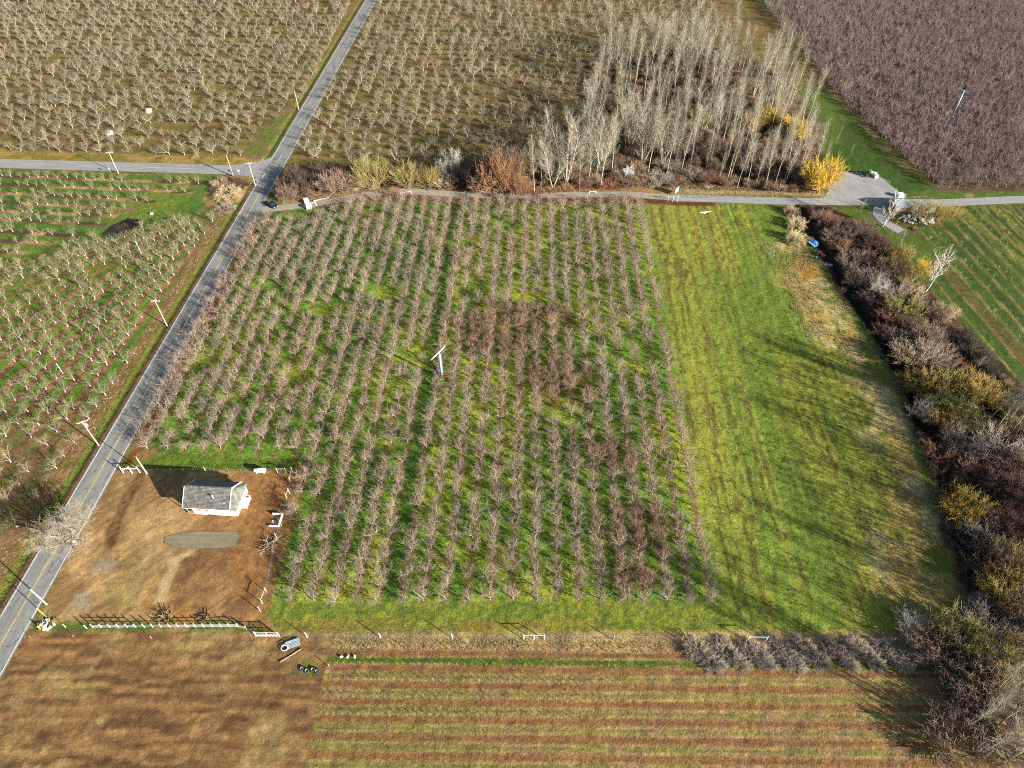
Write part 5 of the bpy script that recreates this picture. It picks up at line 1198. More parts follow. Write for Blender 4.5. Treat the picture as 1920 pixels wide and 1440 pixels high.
# white board fence
pts = [at(100 + 1, 1180)] and [at(163, 1178.5)] + [at(x, 1176.5 - .004 * (x - 175)) for x in range(175, 452, 16)] + [at(463, 1180), at(474, 1187), at(480, 1191)]
base = np.array(pts[0]); F = empty('board_fence', (*pts[0], 0), 0, 'white wooden rail fence along the south side of the dirt yard', 'fence')
PB = MB().box((0, 0, .68), (.13, .13, 1.5)).mesh('post', M['fence_white'])
for p in pts: put('post', PB, F, np.array(p) - base)
for i, (a, b) in enumerate(zip(pts[:-1], pts[1:])):
    a = np.array(a) - base; b = np.array(b) - base
    for k, z in enumerate((.35, .75, 1.15)):
        if i in (0,) or (i in (6, 7, 8, 9) and k != 1 and i != 9): continue
        s = MB(); s.bar((a[0], a[1] - .085, z + random.uniform(-.03, .03)), (b[0], b[1] - .085, z + random.uniform(-.03, .03)), .03, .10); s.build('rail', M['fence_white'], F)
# gate
ga, gb = at(481, 1193), at(523, 1193.5); base = np.array(ga)
G_ = empty('yard_gate', (*ga, 0), math.atan2(gb[1] - ga[1], gb[0] - ga[0]), 'white framed double gate with short pickets at the yard corner', 'gate'); GL = float(np.hypot(*(gb - ga)))
for x in (-.08, GL + .1): put('post', post_mesh(1.9, .1, M['fence_white']), G_, (x, 0))
for q in range(2):
    x0 = .05 + q * GL / 2; x1 = x0 + GL / 2 - .1
    s = MB()
    for z in (.35, .95, 1.65): s.bar((x0, 0, z), (x1, 0, z), .06, .09)
    for x in (x0, x1): s.bar((x, 0, .3), (x, 0, 1.7), .09, .06)
    s.bar((x0, 0, .35), (x1, 0, 1.65), .05, .06)
    lf_ = s.build('gate_leaf', M['fence_white'], G_)
    for k in range(8):
        s = MB(); xx = x0 + .12 + k * (x1 - x0 - .2) / 7; s.box((xx, -.06, .42), (.09, .03, .7)); s.build('picket', M['fence_white'], lf_)
    wp = MB()
    for k in range(9): wp.bar((x0 + .1 + k * (x1 - x0 - .2) / 8, .03, .4), (x0 + .1 + k * (x1 - x0 - .2) / 8, .03, 1.6), .012, .012)
    wp.build('wire_mesh', M['wire'], lf_)
# long front wire fence
fy = lambda px: 1193.5 + (px - 525) * .0085
fpts = [at(px, fy(px)) for px in (526, 1100, 1705)]; base = np.array(fpts[0])
F = empty('wire_fence', (*fpts[0], 0), 0, 'long wire mesh fence running along the front of the orchard and grass field', 'fence')
for px in (576, 713, 848, 1150, 1278, 1672): put('post', POST_W if px < 900 else POST_O, F, np.array(at(px, fy(px) + .8)) - base)
for px in list(range(545, 1690, 34)):
    put('post', POST_T, F, np.array(at(px, fy(px))) - base)
hbrace(F, base, at(982, fy(982) + 1.2), at(1020, fy(1020) + 1.2), POST_W, M['fence_white'], 1.75, False); put('post', POST_W, F, np.array(at(1001, fy(1001) + 1.2)) - base)
hbrace(F, base, at(1401, fy(1401) + 1), at(1435, fy(1435) + 1), POST_W, M['fence_white'], 1.75, False)
wire_panel([at(px, fy(px)) for px in range(526, 1712, 59)], 1.35, base, .45, 7).build('wire_mesh', M['wire'], F)
# old brace frames standing in the roadside row and by the track
def frame_thing(name, ps, h, label, m='pole_wood', cat='gate brace', rails=True):
    q = [np.array(at(*p)) for p in ps]; o = empty(name, (*q[0], 0), 0, label, cat)
    pm = post_mesh(h, .1, M[m])
    for p in q: put('post', pm, o, p - q[0])
    if rails:
        for a, b in zip(q[:-1], q[1:]):
            s = MB(); s.bar((*(a - q[0]), h * .8), (*(b - q[0]), h * .8), .1, .1); s.build('cross_rail', M[m], o)
    return o
frame_thing('brace_frame', [(362, 634), (367, 624), (371, 615)], 2.2, 'three-post whitish fence brace beside the road in the grey tree row')
frame_thing('brace_frame', [(495, 424), (505, 420)], 2.0, 'yellowish two-post brace at the orchard corner near the dark car')
frame_thing('brace_frame', [(576, 389), (593, 386)], 1.6, 'white pole gate next to the parked white van', 'white_paint')
frame_thing('brace_frame', [(751, 366), (771, 364)], 1.2, 'pale low barrier on the track below the willows', 'white_paint')
frame_thing('brace_frame', [(1252, 377), (1261, 377.5), (1270, 378)], 2.2, 'pale wooden frame gate between track and grass field')
frame_thing('brace_frame', [(1105, 363), (1117, 363)], 1.0, 'short pale barrier beside the track at the grove', 'white_paint')

# ------------------------------------------------------------------ utility poles and posts
def utility_pole(px, py, h, label, arm=True, transformer=False, rz=0.0, r=.15, m='pole_wood', name='utility_pole', cat='utility pole', group='utility poles along the roads'):
    x, y = at(px, py); o = empty(name, (x, y, 0), rz, label, cat, group)
    s = MB(); s.tube([(0, 0, -.2), (0, 0, h)], [r, r * .65], 10); s.build('pole', M[m], o)
    if arm:
        s = MB(); s.bar((-1.15, .12, h - .45), (1.15, .12, h - .45), .11, .13); a = s.build('cross_arm', M[m], o)
        for k in (-1.05, -.45, .45, 1.05):
            s = MB(); s.tube([(k, .12, h - .4), (k, .12, h - .22), (k, .12, h - .15)], [.05, .05, .02], 7); s.build('insulator', M['white_paint'], a)
    if transformer:
        s = MB(); s.tube([(.32, -.1, h - 1.9), (.32, -.1, h - .95), (.32, -.1, h - .85)], [.26, .26, .1], 12); s.build('transformer', M['tank_paint'], o)
        s = MB(); s.bar((.1, 0, h - 1.4), (.3, -.08, h - 1.4), .1, .08); s.build('bracket', M['galv'], o)
    return o
utility_pole(222, 325, 8.2, 'utility pole with crossarm beside the side road')
utility_pole(313, 610, 8.8, 'utility pole with crossarm on the west verge of the road')
utility_pole(185, 835, 8.5, 'utility pole carrying a white transformer on the west verge', True, True, .5)
utility_pole(437, 330, 7.9, 'plain utility pole at the side road corner', False)
utility_pole(479, 348, 8.7, 'utility pole with crossarm at the road junction', True, False, .3)
utility_pole(560, 205, 8.0, 'utility pole beside the road beyond the junction', False)
utility_pole(275.5, 888, 6.0, 'tall white post at the house yard corner by the gate brace', False, r=.13, m='white_paint', name='yard_post', cat='post', group=None)
utility_pole(87.5, 1133, 6.0, 'whitish service pole beside the road at the yard corner', False, r=.14, m='white_paint', name='service_pole', cat='pole', group=None)
utility_pole(262.5, 470, 3.4, 'short white post in the upper rows of the left orchard', False, r=.11, m='white_paint', name='orchard_post', cat='post', group=None)
utility_pole(118, 700, 3.4, 'short white post in the middle of the left orchard', False, r=.11, m='white_paint', name='orchard_post', cat='post', group=None)
def cable(pa, ha, pb, hb, label):
    a = at(*pa); b = at(*pb); o = empty('power_line', (*a, ha), 0, label, 'power line', 'power lines along the roads')
    for q in (-1.0, 1.0):
        d = b - a; nrm_ = np.array([-d[1], d[0]]) / np.hypot(*d) * q
        MB().tube([(*(d * t + nrm_), (hb - ha) * t - 4 * 1.1 * t * (1 - t)) for t in np.linspace(0, 1, 13)], .012, 4).build('cable', M['black_rubber'], o)
cable((185, 835), 8.2, (313, 610), 8.5, 'pair of thin power cables from the transformer pole to the verge pole')
cable((313, 610), 8.5, (479, 348), 8.4, 'pair of thin power cables from the verge pole to the junction pole')
cable((479, 348), 8.4, (560, 205), 7.7, 'pair of thin power cables from the junction pole up the road')
cable((222, 325), 7.9, (479, 348), 8.4, 'pair of thin power cables along the side road to the junction pole')
# slim pole with yellow guard
x, y = at(87.5, 1157); o = empty('guy_marker', (x, y, 0), 0, 'slim post with yellow guard sleeve beside the rubbish heap', 'post')
s = MB(); s.tube([(0, 0, -.1), (0, 0, 3.8)], [.06, .05], 8); s.build('post', M['galv'], o)
s = MB(); s.tube([(0, 0, 1.2), (0, 0, 3.6)], .085, 8); s.build('guard_sleeve', M['yellow_paint'], o)
x, y = at(76, 1179); o = empty('bollard', (x, y, 0), 0, 'yellow bollard beside the road at the rubbish heap', 'bollard')
s = MB(); s.tube([(0, 0, -.1), (0, 0, 1.1), (0, 0, 1.18)], [.13, .13, .05], 10); s.build('post', M['yellow_paint'], o)
s = MB(); s.tube([(0, 0, .7), (0, 0, .85)], .137, 10); s.build('band', M['white_paint'], o)
for k, (px, py, h, l) in enumerate(((123, 1176, 1.3, 'short white post between the rubbish heap and the board fence'), (139, 1194, .8, 'small orange tipped stake in the lower brown field'), (57, 1195, .8, 'small orange tipped stake beside the road edge'), (285, 1198, 1.1, 'lone thin stake in the lower brown field'))):
    x, y = at(px, py); o = empty('marker_stake', (x, y, 0), 0, l, 'stake')
    s = MB(); s.tube([(0, 0, -.1), (.05, 0, h)], .06 if k == 0 else .035, 6); s.build('stake', M['white_paint' if k == 0 else 'old_wood'], o)
    s = MB(); s.tube([(.05, 0, h - .15), (.05, 0, h + .02)], .064 if k == 0 else .045, 6); s.build('cap', M['white_paint' if k in (0, 3) else 'rust_metal'], o)
# road signs
def road_sign(px, py, h, label, rz):
    x, y = at(px, py); o = empty('road_sign', (x, y, 0), rz, label, 'sign')
    s = MB(); s.box((0, 0, h / 2), (.07, .05, h)); s.build('post', M['galv'], o)
    s = MB(); s.tube([(0, .03, h - .35), (0, .06, h - .35)], .38, 12); s.build('sign_plate', M['galv'], o)
road_sign(209, 327, 2.6, 'small road sign on a post below the side road', .2); road_sign(463, 331, 2.8, 'road sign facing the junction', 2.6); road_sign(450, 329, 2.2, 'second road sign at the side road mouth', .4)
x, y = at(533, 316); 
# ------------------------------------------------------------------ wind machines
def wind_machine(px, py, h, label, rz, tilt, with_box):
    x, y = at(px, py); o = empty('wind_machine', (x, y, 0), 0, label, 'wind machine')
    s = MB(); s.tube([(0, 0, 0), (0, 0, h)], [.33, .24], 14); s.build('tower', M['blue_steel'], o, True)
    s = MB(); s.box((0, 0, .1), (1.1, 1.1, .2)); s.build('base_plate', M['concrete'], o)
    s = MB(); s.tube([(-.2, 0, h - .5), (-.13, 0, h + .1)], .02, 6); s.tube([(.35, .05, .3), (.31, .05, h - .3)], .03, 6); s.build('ladder_rail', M['galv'], o)
    d = Vector((math.cos(rz), math.sin(rz), 0)); up = Vector((0, 0, 1)); ax = Vector((-d.y, d.x, tilt)).normalized(); bl = (d + up * .12).normalized()
    c = Vector((0, 0, h + .12))
    s = MB(); s.tube([c - ax * .35, c + ax * .45, c + ax * .6], [.2, .2, .06], 10); hub = s.build('gearbox', M['galv'], o)
    for q in (-1, 1):
        s = MB(); tip = c + ax * .45 + bl * q * 2.75; root = c + ax * .45 + bl * q * .1
        side_ = bl.cross(ax).normalized()
        vs = []
        for p, wd, th in ((root, .13, .07), (root.lerp(tip, .25), .19, .06), (root.lerp(tip, .7), .17, .04), (tip, .10, .02)):
            vs += [p + side_ * wd + ax * th, p - side_ * wd - ax * th * .2, p - side_ * wd - ax * th, p + side_ * wd - ax * th * .2]
        fs = [(0, 1, 2, 3), (15, 14, 13, 12)] + [(i * 4 + k, i * 4 + 4 + k, i * 4 + 4 + (k + 1) % 4, i * 4 + (k + 1) % 4) for i in range(3) for k in range(4)]
        s.add(vs, fs); s.build('blade', M['white_paint'], o)
    bx, by = with_box
    s = MB(); s.box((bx, by, .75), (1.5, 1.0, 1.1)); e = s.build('engine_box', M['tank_paint' if rz > 1 else 'rust_metal'], o)
    s = MB(); s.tube([(bx + .4, by, 1.3), (bx + .4, by, 1.75)], .05, 7); s.build('exhaust', M['rust_metal'], e)
    return o
wind_machine(829, 710, 8.4, 'two-bladed frost wind machine tower rising in the middle of the orchard', .93, .3, (.9, .2))
wind_machine(1785, 218, 10.2, 'frost wind machine tower with white engine box in the mauve orchard', 2.3, .2, (-1.6, 1.2))

# ------------------------------------------------------------------ vehicles
def car(px, py, rz, paint_m, label, body='sedan', cat='car', L=4.5, W_=1.8):
    x, y = at(px, py); o = empty('parked_%s' % body, (x, y, .02), rz, label, cat)
    if body == 'pickup': prof = [(-L / 2, .35), (L / 2, .35), (L / 2, .8), (L * .28, .95), (L * .16, 1.72), (-L * .10, 1.75), (-L * .12, 1.0), (-L / 2, 1.0)]
    elif body == 'van': prof = [(-L / 2, .35), (L / 2, .35), (L / 2, .9), (L * .40, 1.15), (L * .28, 2.05), (-L / 2, 2.1)]
    else: prof = [(-L / 2, .35), (L / 2, .35), (L / 2, .72), (L * .26, .9), (L * .10, 1.42), (-L * .26, 1.45), (-L * .42, .98), (-L / 2, .92)]
    s = MB(); s.prism(prof, -W_ / 2, W_ / 2); b = s.build('body', M[paint_m], o)
    md = b.modifiers.new('soft_edges', 'BEVEL'); md.width = .08; md.segments = 2
    if body == 'pickup':
        s = MB(); s.box((-L * .31, 0, .985), (L * .33, W_ * .8, .06)); s.build('load_bed', M['black_rubber'], o)
        wz = [((L * .30, L * .155), (.98, 1.68))]
        s = MB(); s.add([(L * .275 + .012, -W_ * .42, 1.0), (L * .275 + .012, W_ * .42, 1.0), (L * .165 + .02, W_ * .38, 1.66), (L * .165 + .02, -W_ * .38, 1.66)], [(0, 1, 2, 3)]); s.build('windscreen', M['dark_glass'], o)
        sw = [(-L * .08, 1.08), (L * .20, 1.08), (L * .14, 1.6), (-L * .08, 1.62)]
    elif body == 'van':
        s = MB(); s.add([(L * .395 + .02, -W_ * .42, 1.2), (L * .395 + .02, W_ * .42, 1.2), (L * .29 + .02, W_ * .38, 1.98), (L * .29 + .02, -W_ * .38, 1.98)], [(0, 1, 2, 3)]); s.build('windscreen', M['dark_glass'], o)
        sw = [(L * .12, 1.25), (L * .34, 1.25), (L * .27, 1.85), (L * .12, 1.85)]
    else:
        s = MB(); s.add([(L * .255 + .02, -W_ * .42, .94), (L * .255 + .02, W_ * .42, .94), (L * .105 + .02, W_ * .36, 1.40), (L * .105 + .02, -W_ * .36, 1.40)], [(0, 1, 2, 3)]); s.build('windscreen', M['dark_glass'], o)
        s = MB(); s.add([(-L * .415 - .02, -W_ * .42, 1.0), (-L * .415 - .02, W_ * .42, 1.0), (-L * .265 - .02, W_ * .36, 1.42), (-L * .265 - .02, -W_ * .36, 1.42)], [(3, 2, 1, 0)]); s.build('rear_window', M['dark_glass'], o)
        sw = [(-L * .36, 1.0), (L * .20, .96), (L * .08, 1.36), (-L * .25, 1.38)]
    for sg in (-1, 1):
        s = MB(); s.add([(a, sg * (W_ / 2 + .006), z) for a, z in sw], [(0, 1, 2, 3)]); s.build('side_window', M['dark_glass'], o)
        s = MB(); s.box((L / 2 - .02, sg * W_ * .36, .66), (.08, .3, .14)); s.build('headlight', M['white_paint'], o)
        s = MB(); s.box((-L / 2 + .02, sg * W_ * .38, .78), (.08, .22, .16)); s.build('tail_light', M['rust_metal'], o)
        for xx in (-L * .31, L * .31):
            s = MB(); s.ring((xx, sg * (W_ / 2 - .08), .33), .24, .1, 14, 6, 'Y'); w_ = s.build('wheel', M['black_rubber'], o, True)
            s = MB(); s.tube([(xx, sg * (W_ / 2 - .12), .33), (xx, sg * (W_ / 2 - .02), .33)], .17, 10); s.build('rim', M['galv'], w_)
    return o
car(512, 387.0, -.75, 'navy_paint', 'dark blue car standing at the mouth of the farm track', L=4.2)
def cabinet(px, py, rz, d, label, grille=False):
    x, y = at(px, py); o = empty('white_cabinet', (x, y, 0), rz, label, 'cabinet')
    b_ = MB().box((0, 0, d[2] / 2 + .12), d).build('cabinet_body', M['car_white'], o); md = b_.modifiers.new('soft_edges', 'BEVEL'); md.width = .04; md.segments = 2
    MB().box((0, 0, d[2] + .16), (d[0] + .1, d[1] + .1, .08)).build('lid', M['tank_paint'], o)
    MB().box((0, 0, .06), (d[0] + .2, d[1] + .2, .12)).build('base_slab', M['concrete'], o)
    MB().box((0, -d[1] / 2 - .012, d[2] / 2 + .1), (d[0] * .8, .025, d[2] * .75)).build('door', M['galv' if grille else 'tank_paint'], o)
    MB().box((d[0] * .3, -d[1] / 2 - .04, d[2] * .5), (.04, .05, .16)).build('handle', M['black_rubber'], o)
cabinet(575.5, 381, .35, (1.5, 1.2, 1.5), 'white upright cabinet at the upper edge of the track near the road')
cabinet(580, 390.5, .3, (1.7, 1.3, 1.1), 'white low cabinet with grey door beside the pole gate', True)
def tote(px, py, rz, label):
    x, y = at(px, py); o = empty('tote_tank', (x, y, 0), rz, label, 'tank')
    b_ = MB().box((0, 0, .72), (1.25, 1.1, 1.1)).build('tank_body', M['car_white'], o); md = b_.modifiers.new('soft_edges', 'BEVEL'); md.width = .1; md.segments = 2
    MB().box((0, 0, .08), (1.3, 1.15, .14)).build('pallet', M['old_wood'], o)
    cg = MB()
    for z in (.3, .75, 1.2):
        for p, q in (((-.64, -.57), (.64, -.57)), ((.64, -.57), (.64, .57)), ((.64, .57), (-.64, .57)), ((-.64, .57), (-.64, -.57))): cg.bar((*p, z), (*q, z), .03, .03)
    for p in ((-.64, -.57), (.64, -.57), (.64, .57), (-.64, .57)): cg.bar((*p, .12), (*p, 1.3), .03, .03)
    cg.build('cage', M['galv'], o); MB().tube([(0, 0, 1.26), (0, 0, 1.34)], .14, 8).build('cap', M['black_rubber'], o)
tote(1632, 328, .5, 'white tote tank nearest the green tractor'); tote(1638, 329.5, .4, 'white tote tank in the middle of the three by the tractor'); tote(1641, 333.5, .2, 'white tote tank of the three nearest the boom')
cabinet(1687, 369, .1, (1.8, 1.3, 1.1), 'white box cabinet at the lower corner of the gravel lot')
# tractor
x, y = at(1622, 329); o = empty('tractor', (x, y, 0), 2.3, 'green farm tractor parked on the gravel lot', 'tractor')
s = MB(); s.prism([(-.3, .75), (1.7, .7), (1.75, 1.25), (1.5, 1.42), (-.3, 1.5)], -.38, .38); s.build('bonnet', M['tractor_green'], o)
s = MB(); s.prism([(-1.25, .9), (-.3, .9), (-.3, 1.5), (-.45, 2.35), (-1.15, 2.35), (-1.3, 1.5)], -.6, .6); c_ = s.build('cab', M['dark_glass'], o)
s = MB(); s.box((-.8, 0, 2.42), (1.15, 1.4, .12)); s.build('cab_roof', M['tractor_green'], c_)
for sg in (-1, 1):
    s = MB(); s.ring((-.85, sg * .85, .78), .55, .23, 16, 6, 'Y'); w_ = s.build('rear_wheel', M['black_rubber'], o, True)
    s = MB(); s.tube([(-.85, sg * .72, .78), (-.85, sg * .95, .78)], .35, 10); s.build('rim', M['yellow_paint'], w_)
    s = MB(); s.ring((1.2, sg * .7, .48), .33, .15, 14, 6, 'Y'); w_ = s.build('front_wheel', M['black_rubber'], o, True)
    s = MB(); s.tube([(1.2, sg * .62, .48), (1.2, sg * .78, .48)], .2, 10); s.build('rim', M['yellow_paint'], w_)
    s = MB(); s.box((-.85, sg * .85, 1.42), (1.0, .4, .06)); s.build('mudguard', M['tractor_green'], o)
s = MB(); s.tube([(1.0, .2, 1.4), (1.0, .2, 2.2)], .05, 7); s.build('exhaust', M['black_rubber'], o)
x, y = at(1626, 333); o = empty('harrow', (x, y, 0), .4, 'small rusty implement standing in front of the tractor', 'implement')
s = MB(); s.bar((-1, 0, .5), (1, 0, .5), .12, .12); s.bar((-.6, 0, .5), (0, .9, .6), .08, .08); s.bar((.6, 0, .5), (0, .9, .6), .08, .08); s.build('frame', M['rust_metal'], o)
for k in range(6):
    s = MB(); s.tube([(-.9 + k * .36, 0, .5), (-.9 + k * .36, -.15, .2), (-.9 + k * .36, 0, 0)], .03, 5); s.build('tine', M['rust_metal'], o)
x, y = at(1664, 352); o = empty('swing_arm', (x, y, 0), 2.7, 'grey metal boom standing at the edge of the gravel lot', 'boom')
s = MB(); s.tube([(0, 0, 0), (0, 0, 2.6)], .07, 8); s.build('post', M['galv'], o)
s = MB(); s.bar((0, 0, 2.5), (2.4, 0, 2.75), .09, .09); s.bar((0, 0, 1.5), (1.2, 0, 2.6), .06, .06); s.build('boom', M['galv'], o)
# low shed by the farm road
sa = at(1668, 398); o = empty('farm_shed', (sa[0] + 1.2, sa[1], 0), -.02, 'low shed with blue grey gable end and mossy roof beside the farm road', 'shed')
SL, SD = 13.5, 5.2
s = MB(); s.prism([(0, 0), (SD, 0), (SD, 2.3), (SD / 2, 3.3), (0, 2.3)], .3, SL, axis='X'); s.build('wall', M['barn_wall'], o)
slope(-.3, SD / 2, 2.28, 3.42, 0, SL + .3).build('roof_slope', M['mossy_roof'], o); slope(SD + .3, SD / 2, 2.28, 3.42, 0, SL + .3).build('roof_slope', M['mossy_roof'], o)
slope(-.3, SD / 2, 2.33, 3.47, -.1, 3.4, .03).build('roof_sheet', M['grey_roof'], o)
s = MB(); s.add([(.285, .1, .05), (.285, SD - .1, .05), (.285, SD - .1, 2.2), (.285, SD / 2, 3.1), (.285, .1, 2.2)], [(4, 3, 2, 1, 0)]); s.build('gable_sheet', M['grey_roof'], o)
s = MB(); s.box((4.6, -.03, 1.05), (1.4, .06, 2.0)); s.build('door', M['brown_wood'], o)
# rubble beside it
def heap(name, px, py, n, spread_, size, m, label, cat, h=.5, piece='chunk', mats=None):
    x, y = at(px, py); o = empty(name, (x, y, gz(x, y)), 0, label, cat)
    for k in range(n):
        a = random.uniform(0, 6.28); q = random.uniform(0, 1) ** .6; s = MB(); sz = random.uniform(*size)
        s.box((0, 0, 0), (sz, sz * random.uniform(.4, .9), sz * random.uniform(.15, .5)), random.uniform(0, 3.1), random.uniform(-.4, .4), random.uniform(-.4, .4))
        s.build(piece, M[random.choice(mats) if mats else m], o, loc=(math.cos(a) * q * spread_[0], math.sin(a) * q * spread_[1], .1 + (1 - q) * h))
    return o
heap('rubble_heap', 1722, 412, 60, (6.5, 3.0), (.4, 1.3), 'rubble_white', 'pale rubble and junk spread under the golden trees by the shed', 'rubble', .5, 'chunk', ['rubble_white', 'rubble_white', 'concrete', 'galv', 'old_wood'])
x, y = at(1746, 412); s = MB(); s.box((0, 0, .6), (1.2, 1.0, 1.2), .4); s.box((0, 0, 1.25), (1.3, 1.1, .08), .4)
o = empty('water_tote', (x, y, 0), 0, 'white plastic tote tank at the end of the rubble', 'tank'); s.build('tank_body', M['tank_paint'], o); MB().tube([(.2, .1, 1.28), (.2, .1, 1.42)], .15, 8).build('cap', M['black_rubber'], o)
def burn_pile(px, py, n, r, h, label, mts=('burnt_wood', 'brush_wood')):
    x, y = at(px, py); o = empty('burn_pile', (x, y, 0), 0, label, 'brush pile')
    for k in range(n):
        a = random.uniform(0, 6.28); q = random.uniform(0, r * .6); L = random.uniform(.6, 1.3) * r; b = random.uniform(0, 6.28)
        p = Vector((math.cos(a) * q, math.sin(a) * q, random.uniform(0, .15))); e = p + Vector((math.cos(b) * L * .7, math.sin(b) * L * .7, random.uniform(0, h)))
        MB().tube([p, p.lerp(e, .5) + Vector((0, 0, .1)), e], [.07, .05, .02], 5).build('branch', M[random.choice(mts)], o)
burn_pile(1715, 430, 34, 2.6, .9, 'blackened burn pile below the shed rubble'); burn_pile(311, 1158, 46, 1.7, 1.4, 'dark brush pile against the board fence, nearer the road', ('burnt_wood', 'brush_wood', 'brush_wood')); burn_pile(386, 1158, 40, 1.4, .9, 'low dark brush pile against the board fence, nearer the gate', ('burnt_wood', 'brush_wood'))
burn_pile(230, 425, 30, 3.0, .35, 'charred branches lying on the black ash patch', ('burnt_wood',)); burn_pile(505, 1025, 50, 2.6, .9, 'long heap of dark broken branches beside the yard east fence', ('burnt_wood', 'brush_wood', 'brush_wood', 'old_wood'))
burn_pile(1330, 352, 26, 3.2, .8, 'grey fallen branches lying in front of the grove', ('old_wood', 'brush_wood'))
heap('rubbish_heap', 86, 1172, 26, (1.6, 1.1), (.25, .7), 'rubble_white', 'white and brown rubbish heap beside the road at the yard corner', 'rubbish', .35, 'scrap', ['white_paint', 'rubble_white', 'old_wood', 'rust_metal'])
# concrete enclosure in the yard
x, y = at(518, 977); o = empty('concrete_bin', (x, y, 0), -.05, 'open concrete walled bin with pale stones beside the yard east fence', 'bin')
for c, d in (((0, 1.45, .35), (2.2, .16, .7)), ((0, -1.3, .2), (2.2, .14, .4)), ((1.0, .07, .35), (.16, 2.6, .7))):
    s = MB(); s.box(c, d); s.build('bin_wall', M['white_paint'], o)
for k in range(16):
    s = MB(); s.blob((0, 0, 0), (random.uniform(.25, .6), random.uniform(.25, .5), random.uniform(.15, .3)), 7, 5, .15); s.build('stone', M['rubble_white'], o, loc=(random.uniform(-.9, .8), random.uniform(-1.0, 1.2), .1))
# sheet iron and tyres below the gate
x, y = at(549, 1207); o = empty('iron_sheet', (x, y, .1), .35, 'grey-blue corrugated iron sheet lying below the gate', 'metal sheet')
s = MB()
for k in range(12): s.add([(-1.3, -.8 + k * .13, .05 * (k % 2)), (1.3, -.8 + k * .13, .05 * (k % 2) + .1), (1.3, -.67 + k * .13, .05 * ((k + 1) % 2) + .1), (-1.3, -.67 + k * .13, .05 * ((k + 1) % 2))], [(0, 1, 2, 3)])
sh_ = s.build('sheet', M['teal_sheet'], o); mdf = sh_.modifiers.new('thickness', 'SOLIDIFY'); mdf.thickness = .02
s = MB(); s.bar((-1.9, .2, .3), (1.5, .5, .35), .08, .08); s.build('batten', M['galv'], o)
x, y = at(534, 1216); o = empty('metal_hoop', (x, y, .15), 0, 'white rim hoop lying beside the iron sheet', 'hoop'); MB().ring((0, 0, .1), .5, .08, 20, 6, 'Z', 1.2).build('hoop', M['white_paint'], o, True); MB().ring((.05, 0, .02), .34, .06, 16, 6).build('tyre', M['black_rubber'], o, True)
x, y = at(545, 1230); s = MB(); o = empty('fallen_pole', (x, y, .08), .62, 'long pale pole lying on the ground below the iron sheet', 'pole'); s.bar((-2, 0, .05), (2, 0, .12), .1, .1); s.build('pole', M['old_wood'], o); MB().tube([(1.8, 0, .1), (2.05, 0, .12)], .07, 7).build('end_cap', M['galv'], o)
for k, (px, py) in enumerate(((566, 1254), (575, 1258), (586, 1256), (594, 1259))):
    x, y = at(px, py); o = empty('discarded_tyre_ring', (x, y, 0), 0, 'old black tyre with pale rim, %s of the four lying below the gate' % ordw(k + 1), 'tyre', 'old tyres below the gate')
    MB().ring((0, 0, .16), .34, .15, 16, 7).build('tread', M['black_rubber'], o, True); MB().ring((0, 0, .2), .2, .04, 14, 6).build('rim', M['white_paint'], o, True)
for k, px in enumerate((640, 652, 665)):
    x, y = at(px, 1232); o = empty('plastic_sack', (x, y, .1), k, 'small white sack on the green strip, %s from the west end' % ordw(k + 1), 'sack', 'sacks on the green strip')
    MB().blob((0, 0, .12), (.7, .45, .3), 9, 6, .12).build('sack_body', M['white_paint'], o, True); MB().blob((.32, 0, .2), (.16, .14, .12), 6, 4).build('tie', M['old_wood'], o)
# white standpipe post at the end of the planted rows
x, y = at(617, 1250); o = empty('row_end_post', (x, y, 0), 0, 'grey end post and drip line at the start of the lower planted row', 'post')
MB().tube([(0, 0, -.1), (0, 0, 1.2)], .07, 7).build('post', M['galv'], o); MB().bar((0, 0, .9), (.1, .9, .05), .03, .03).build('stay', M['galv'], o)
# blue junk by the creek
x, y = at(1524, 457); zj = -.1; o = empty('tarp_pile', (x, y, zj), .3, 'crumpled blue tarpaulin with a white pipe at the creek edge', 'tarpaulin')
s = MB(); s.blob((0, 0, .45), (3.0, 3.6, 1.4), 14, 9, .16); s.build('tarp', M['blue_tarp'], o); MB().tube([(-1.0, -2.2, .6), (-1.5, .4, .9)], .15, 9).build('pipe', M['white_paint'], o); MB().tube([(-.6, -2.0, .5), (-1.2, .6, .95)], .08, 8).build('pipe', M['blue_steel'], o)
x, y = at(1529, 485); o = empty('blue_barrel', (x, y, -.1), 0, 'bright blue plastic barrel below the tarpaulin', 'barrel'); s = MB(); s.tube([(0, 0, 0), (0, 0, .1), (0, 0, .45), (0, 0, .85), (0, 0, .95)], [.26, .32, .34, .32, .26], 14); s.build('barrel_body', M['blue_tarp'], o, True); MB().tube([(.1, .08, .94), (.1, .08, 1.0)], .06, 8).build('cap', M['white_paint'], o)
heap('scrap_heap', 1538, 474, 22, (1.6, 1.6), (.4, 1.2), 'rust_metal', 'rusty scrap metal heap between barrel and thicket', 'scrap', .5, 'scrap', ['rust_metal', 'rust_metal', 'galv', 'old_wood'])
heap('scrap_heap', 1552, 492, 12, (1.2, 1.4), (.4, 1.0), 'galv', 'grey scrap pieces beside the ditch below the barrel', 'scrap', .3, 'scrap', ['galv', 'blue_steel', 'old_wood'])
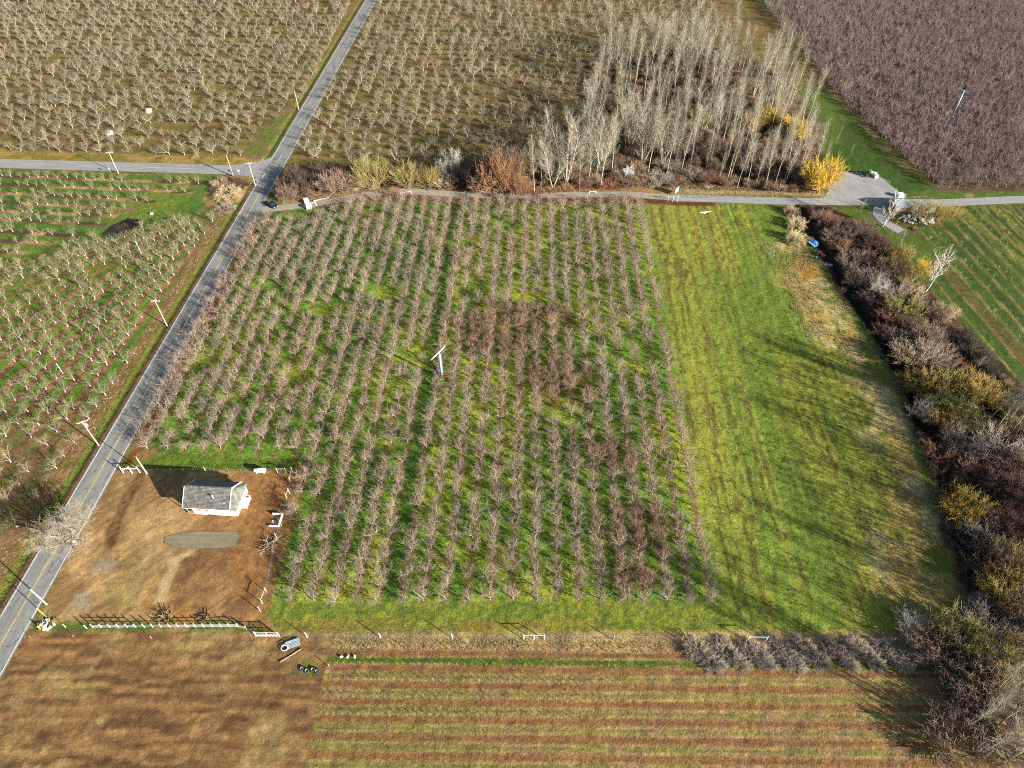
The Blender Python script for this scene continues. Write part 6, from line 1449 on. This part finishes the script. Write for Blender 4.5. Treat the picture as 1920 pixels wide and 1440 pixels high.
# white sheet in the field, panel sign, bins
x, y = at(1323, 398.5); o = empty('plastic_sheet', (x, y, .06), 0, 'white torn plastic sheet lying in the grass field', 'sheet')
s = MB(); s.add([(-2.2, -.1, .04), (.2, -.25, .1), (2.4, .8, .06), (.3, .35, .16), (-.4, -.9, .05)], [(0, 1, 3), (1, 2, 3), (0, 4, 1)]); t_ = s.build('sheet', M['white_paint'], o); mdf = t_.modifiers.new('thickness', 'SOLIDIFY'); mdf.thickness = .03
MB().bar((-2.0, .1, .08), (1.6, .5, .1), .05, .05).build('batten', M['old_wood'], o)
x, y = at(1268, 364); o = empty('sheet_metal_sign', (x, y, 0), .9, 'grey sheet metal panel standing on posts beside the track', 'panel')
s = MB(); s.box((0, 0, 1.6), (2.6, .06, 1.9)); s.build('panel_sheet', M['teal_sheet'], o)
for q in (-1.1, 1.1): MB().box((q, .06, 1.2), (.08, .06, 2.4)).build('post', M['galv'], o)
for k, (px, py, l) in enumerate(((208, 252, 'white fruit bin standing between trees beyond the side road'), (280, 211, 'farther white fruit bin standing between trees'))):
    x, y = at(px, py); o = empty('fruit_bin', (x, y, 0), .3 + k, l, 'bin')
    MB().box((0, 0, .75), (2.0, 1.4, 1.1)).build('bin_body', M['tank_paint'], o); MB().box((0, 0, 1.33), (2.1, 1.5, .07)).build('lid', M['white_paint'], o); MB().box((0, 0, .1), (1.9, 1.3, .2)).build('pallet', M['old_wood'], o)
x, y = at(285, 402); o = empty('white_box', (x, y, 0), .2, 'small white box left on the bright green grass', 'box'); MB().box((0, 0, .25), (.9, .6, .45)).build('box_body', M['tank_paint'], o); MB().box((.05, 0, .5), (1.0, .66, .05), 0, .08).build('lid', M['white_paint'], o)
x, y = at(513, 360); o = empty('road_marker', (x, y, 0), 0, 'small white marker plate beside the road at the hedge', 'marker'); MB().box((0, 0, .4), (.06, .06, .8)).build('post', M['galv'], o); MB().box((0, -.04, .75), (.8, .05, .35)).build('plate', M['white_paint'], o)
# long pale logs along the track
for px0, py0, px1, py1, l in ((588, 377.5, 617, 371.5, 'long pale log lying along the upper edge of the track near the trailer'),):
    a = at(px0, py0); b = at(px1, py1); o = empty('edge_log', (*a, 0), 0, l, 'log'); d = b - a
    MB().tube([(0, 0, .2), (*(d * .5), .22), (*d, .2)], [.2, .18, .14], 8).build('trunk', M['old_wood'], o); MB().tube([(*(d * .4), .3), (*(d * .4 + np.array([.4, .5])), .7)], [.06, .03], 6).build('stub', M['old_wood'], o)
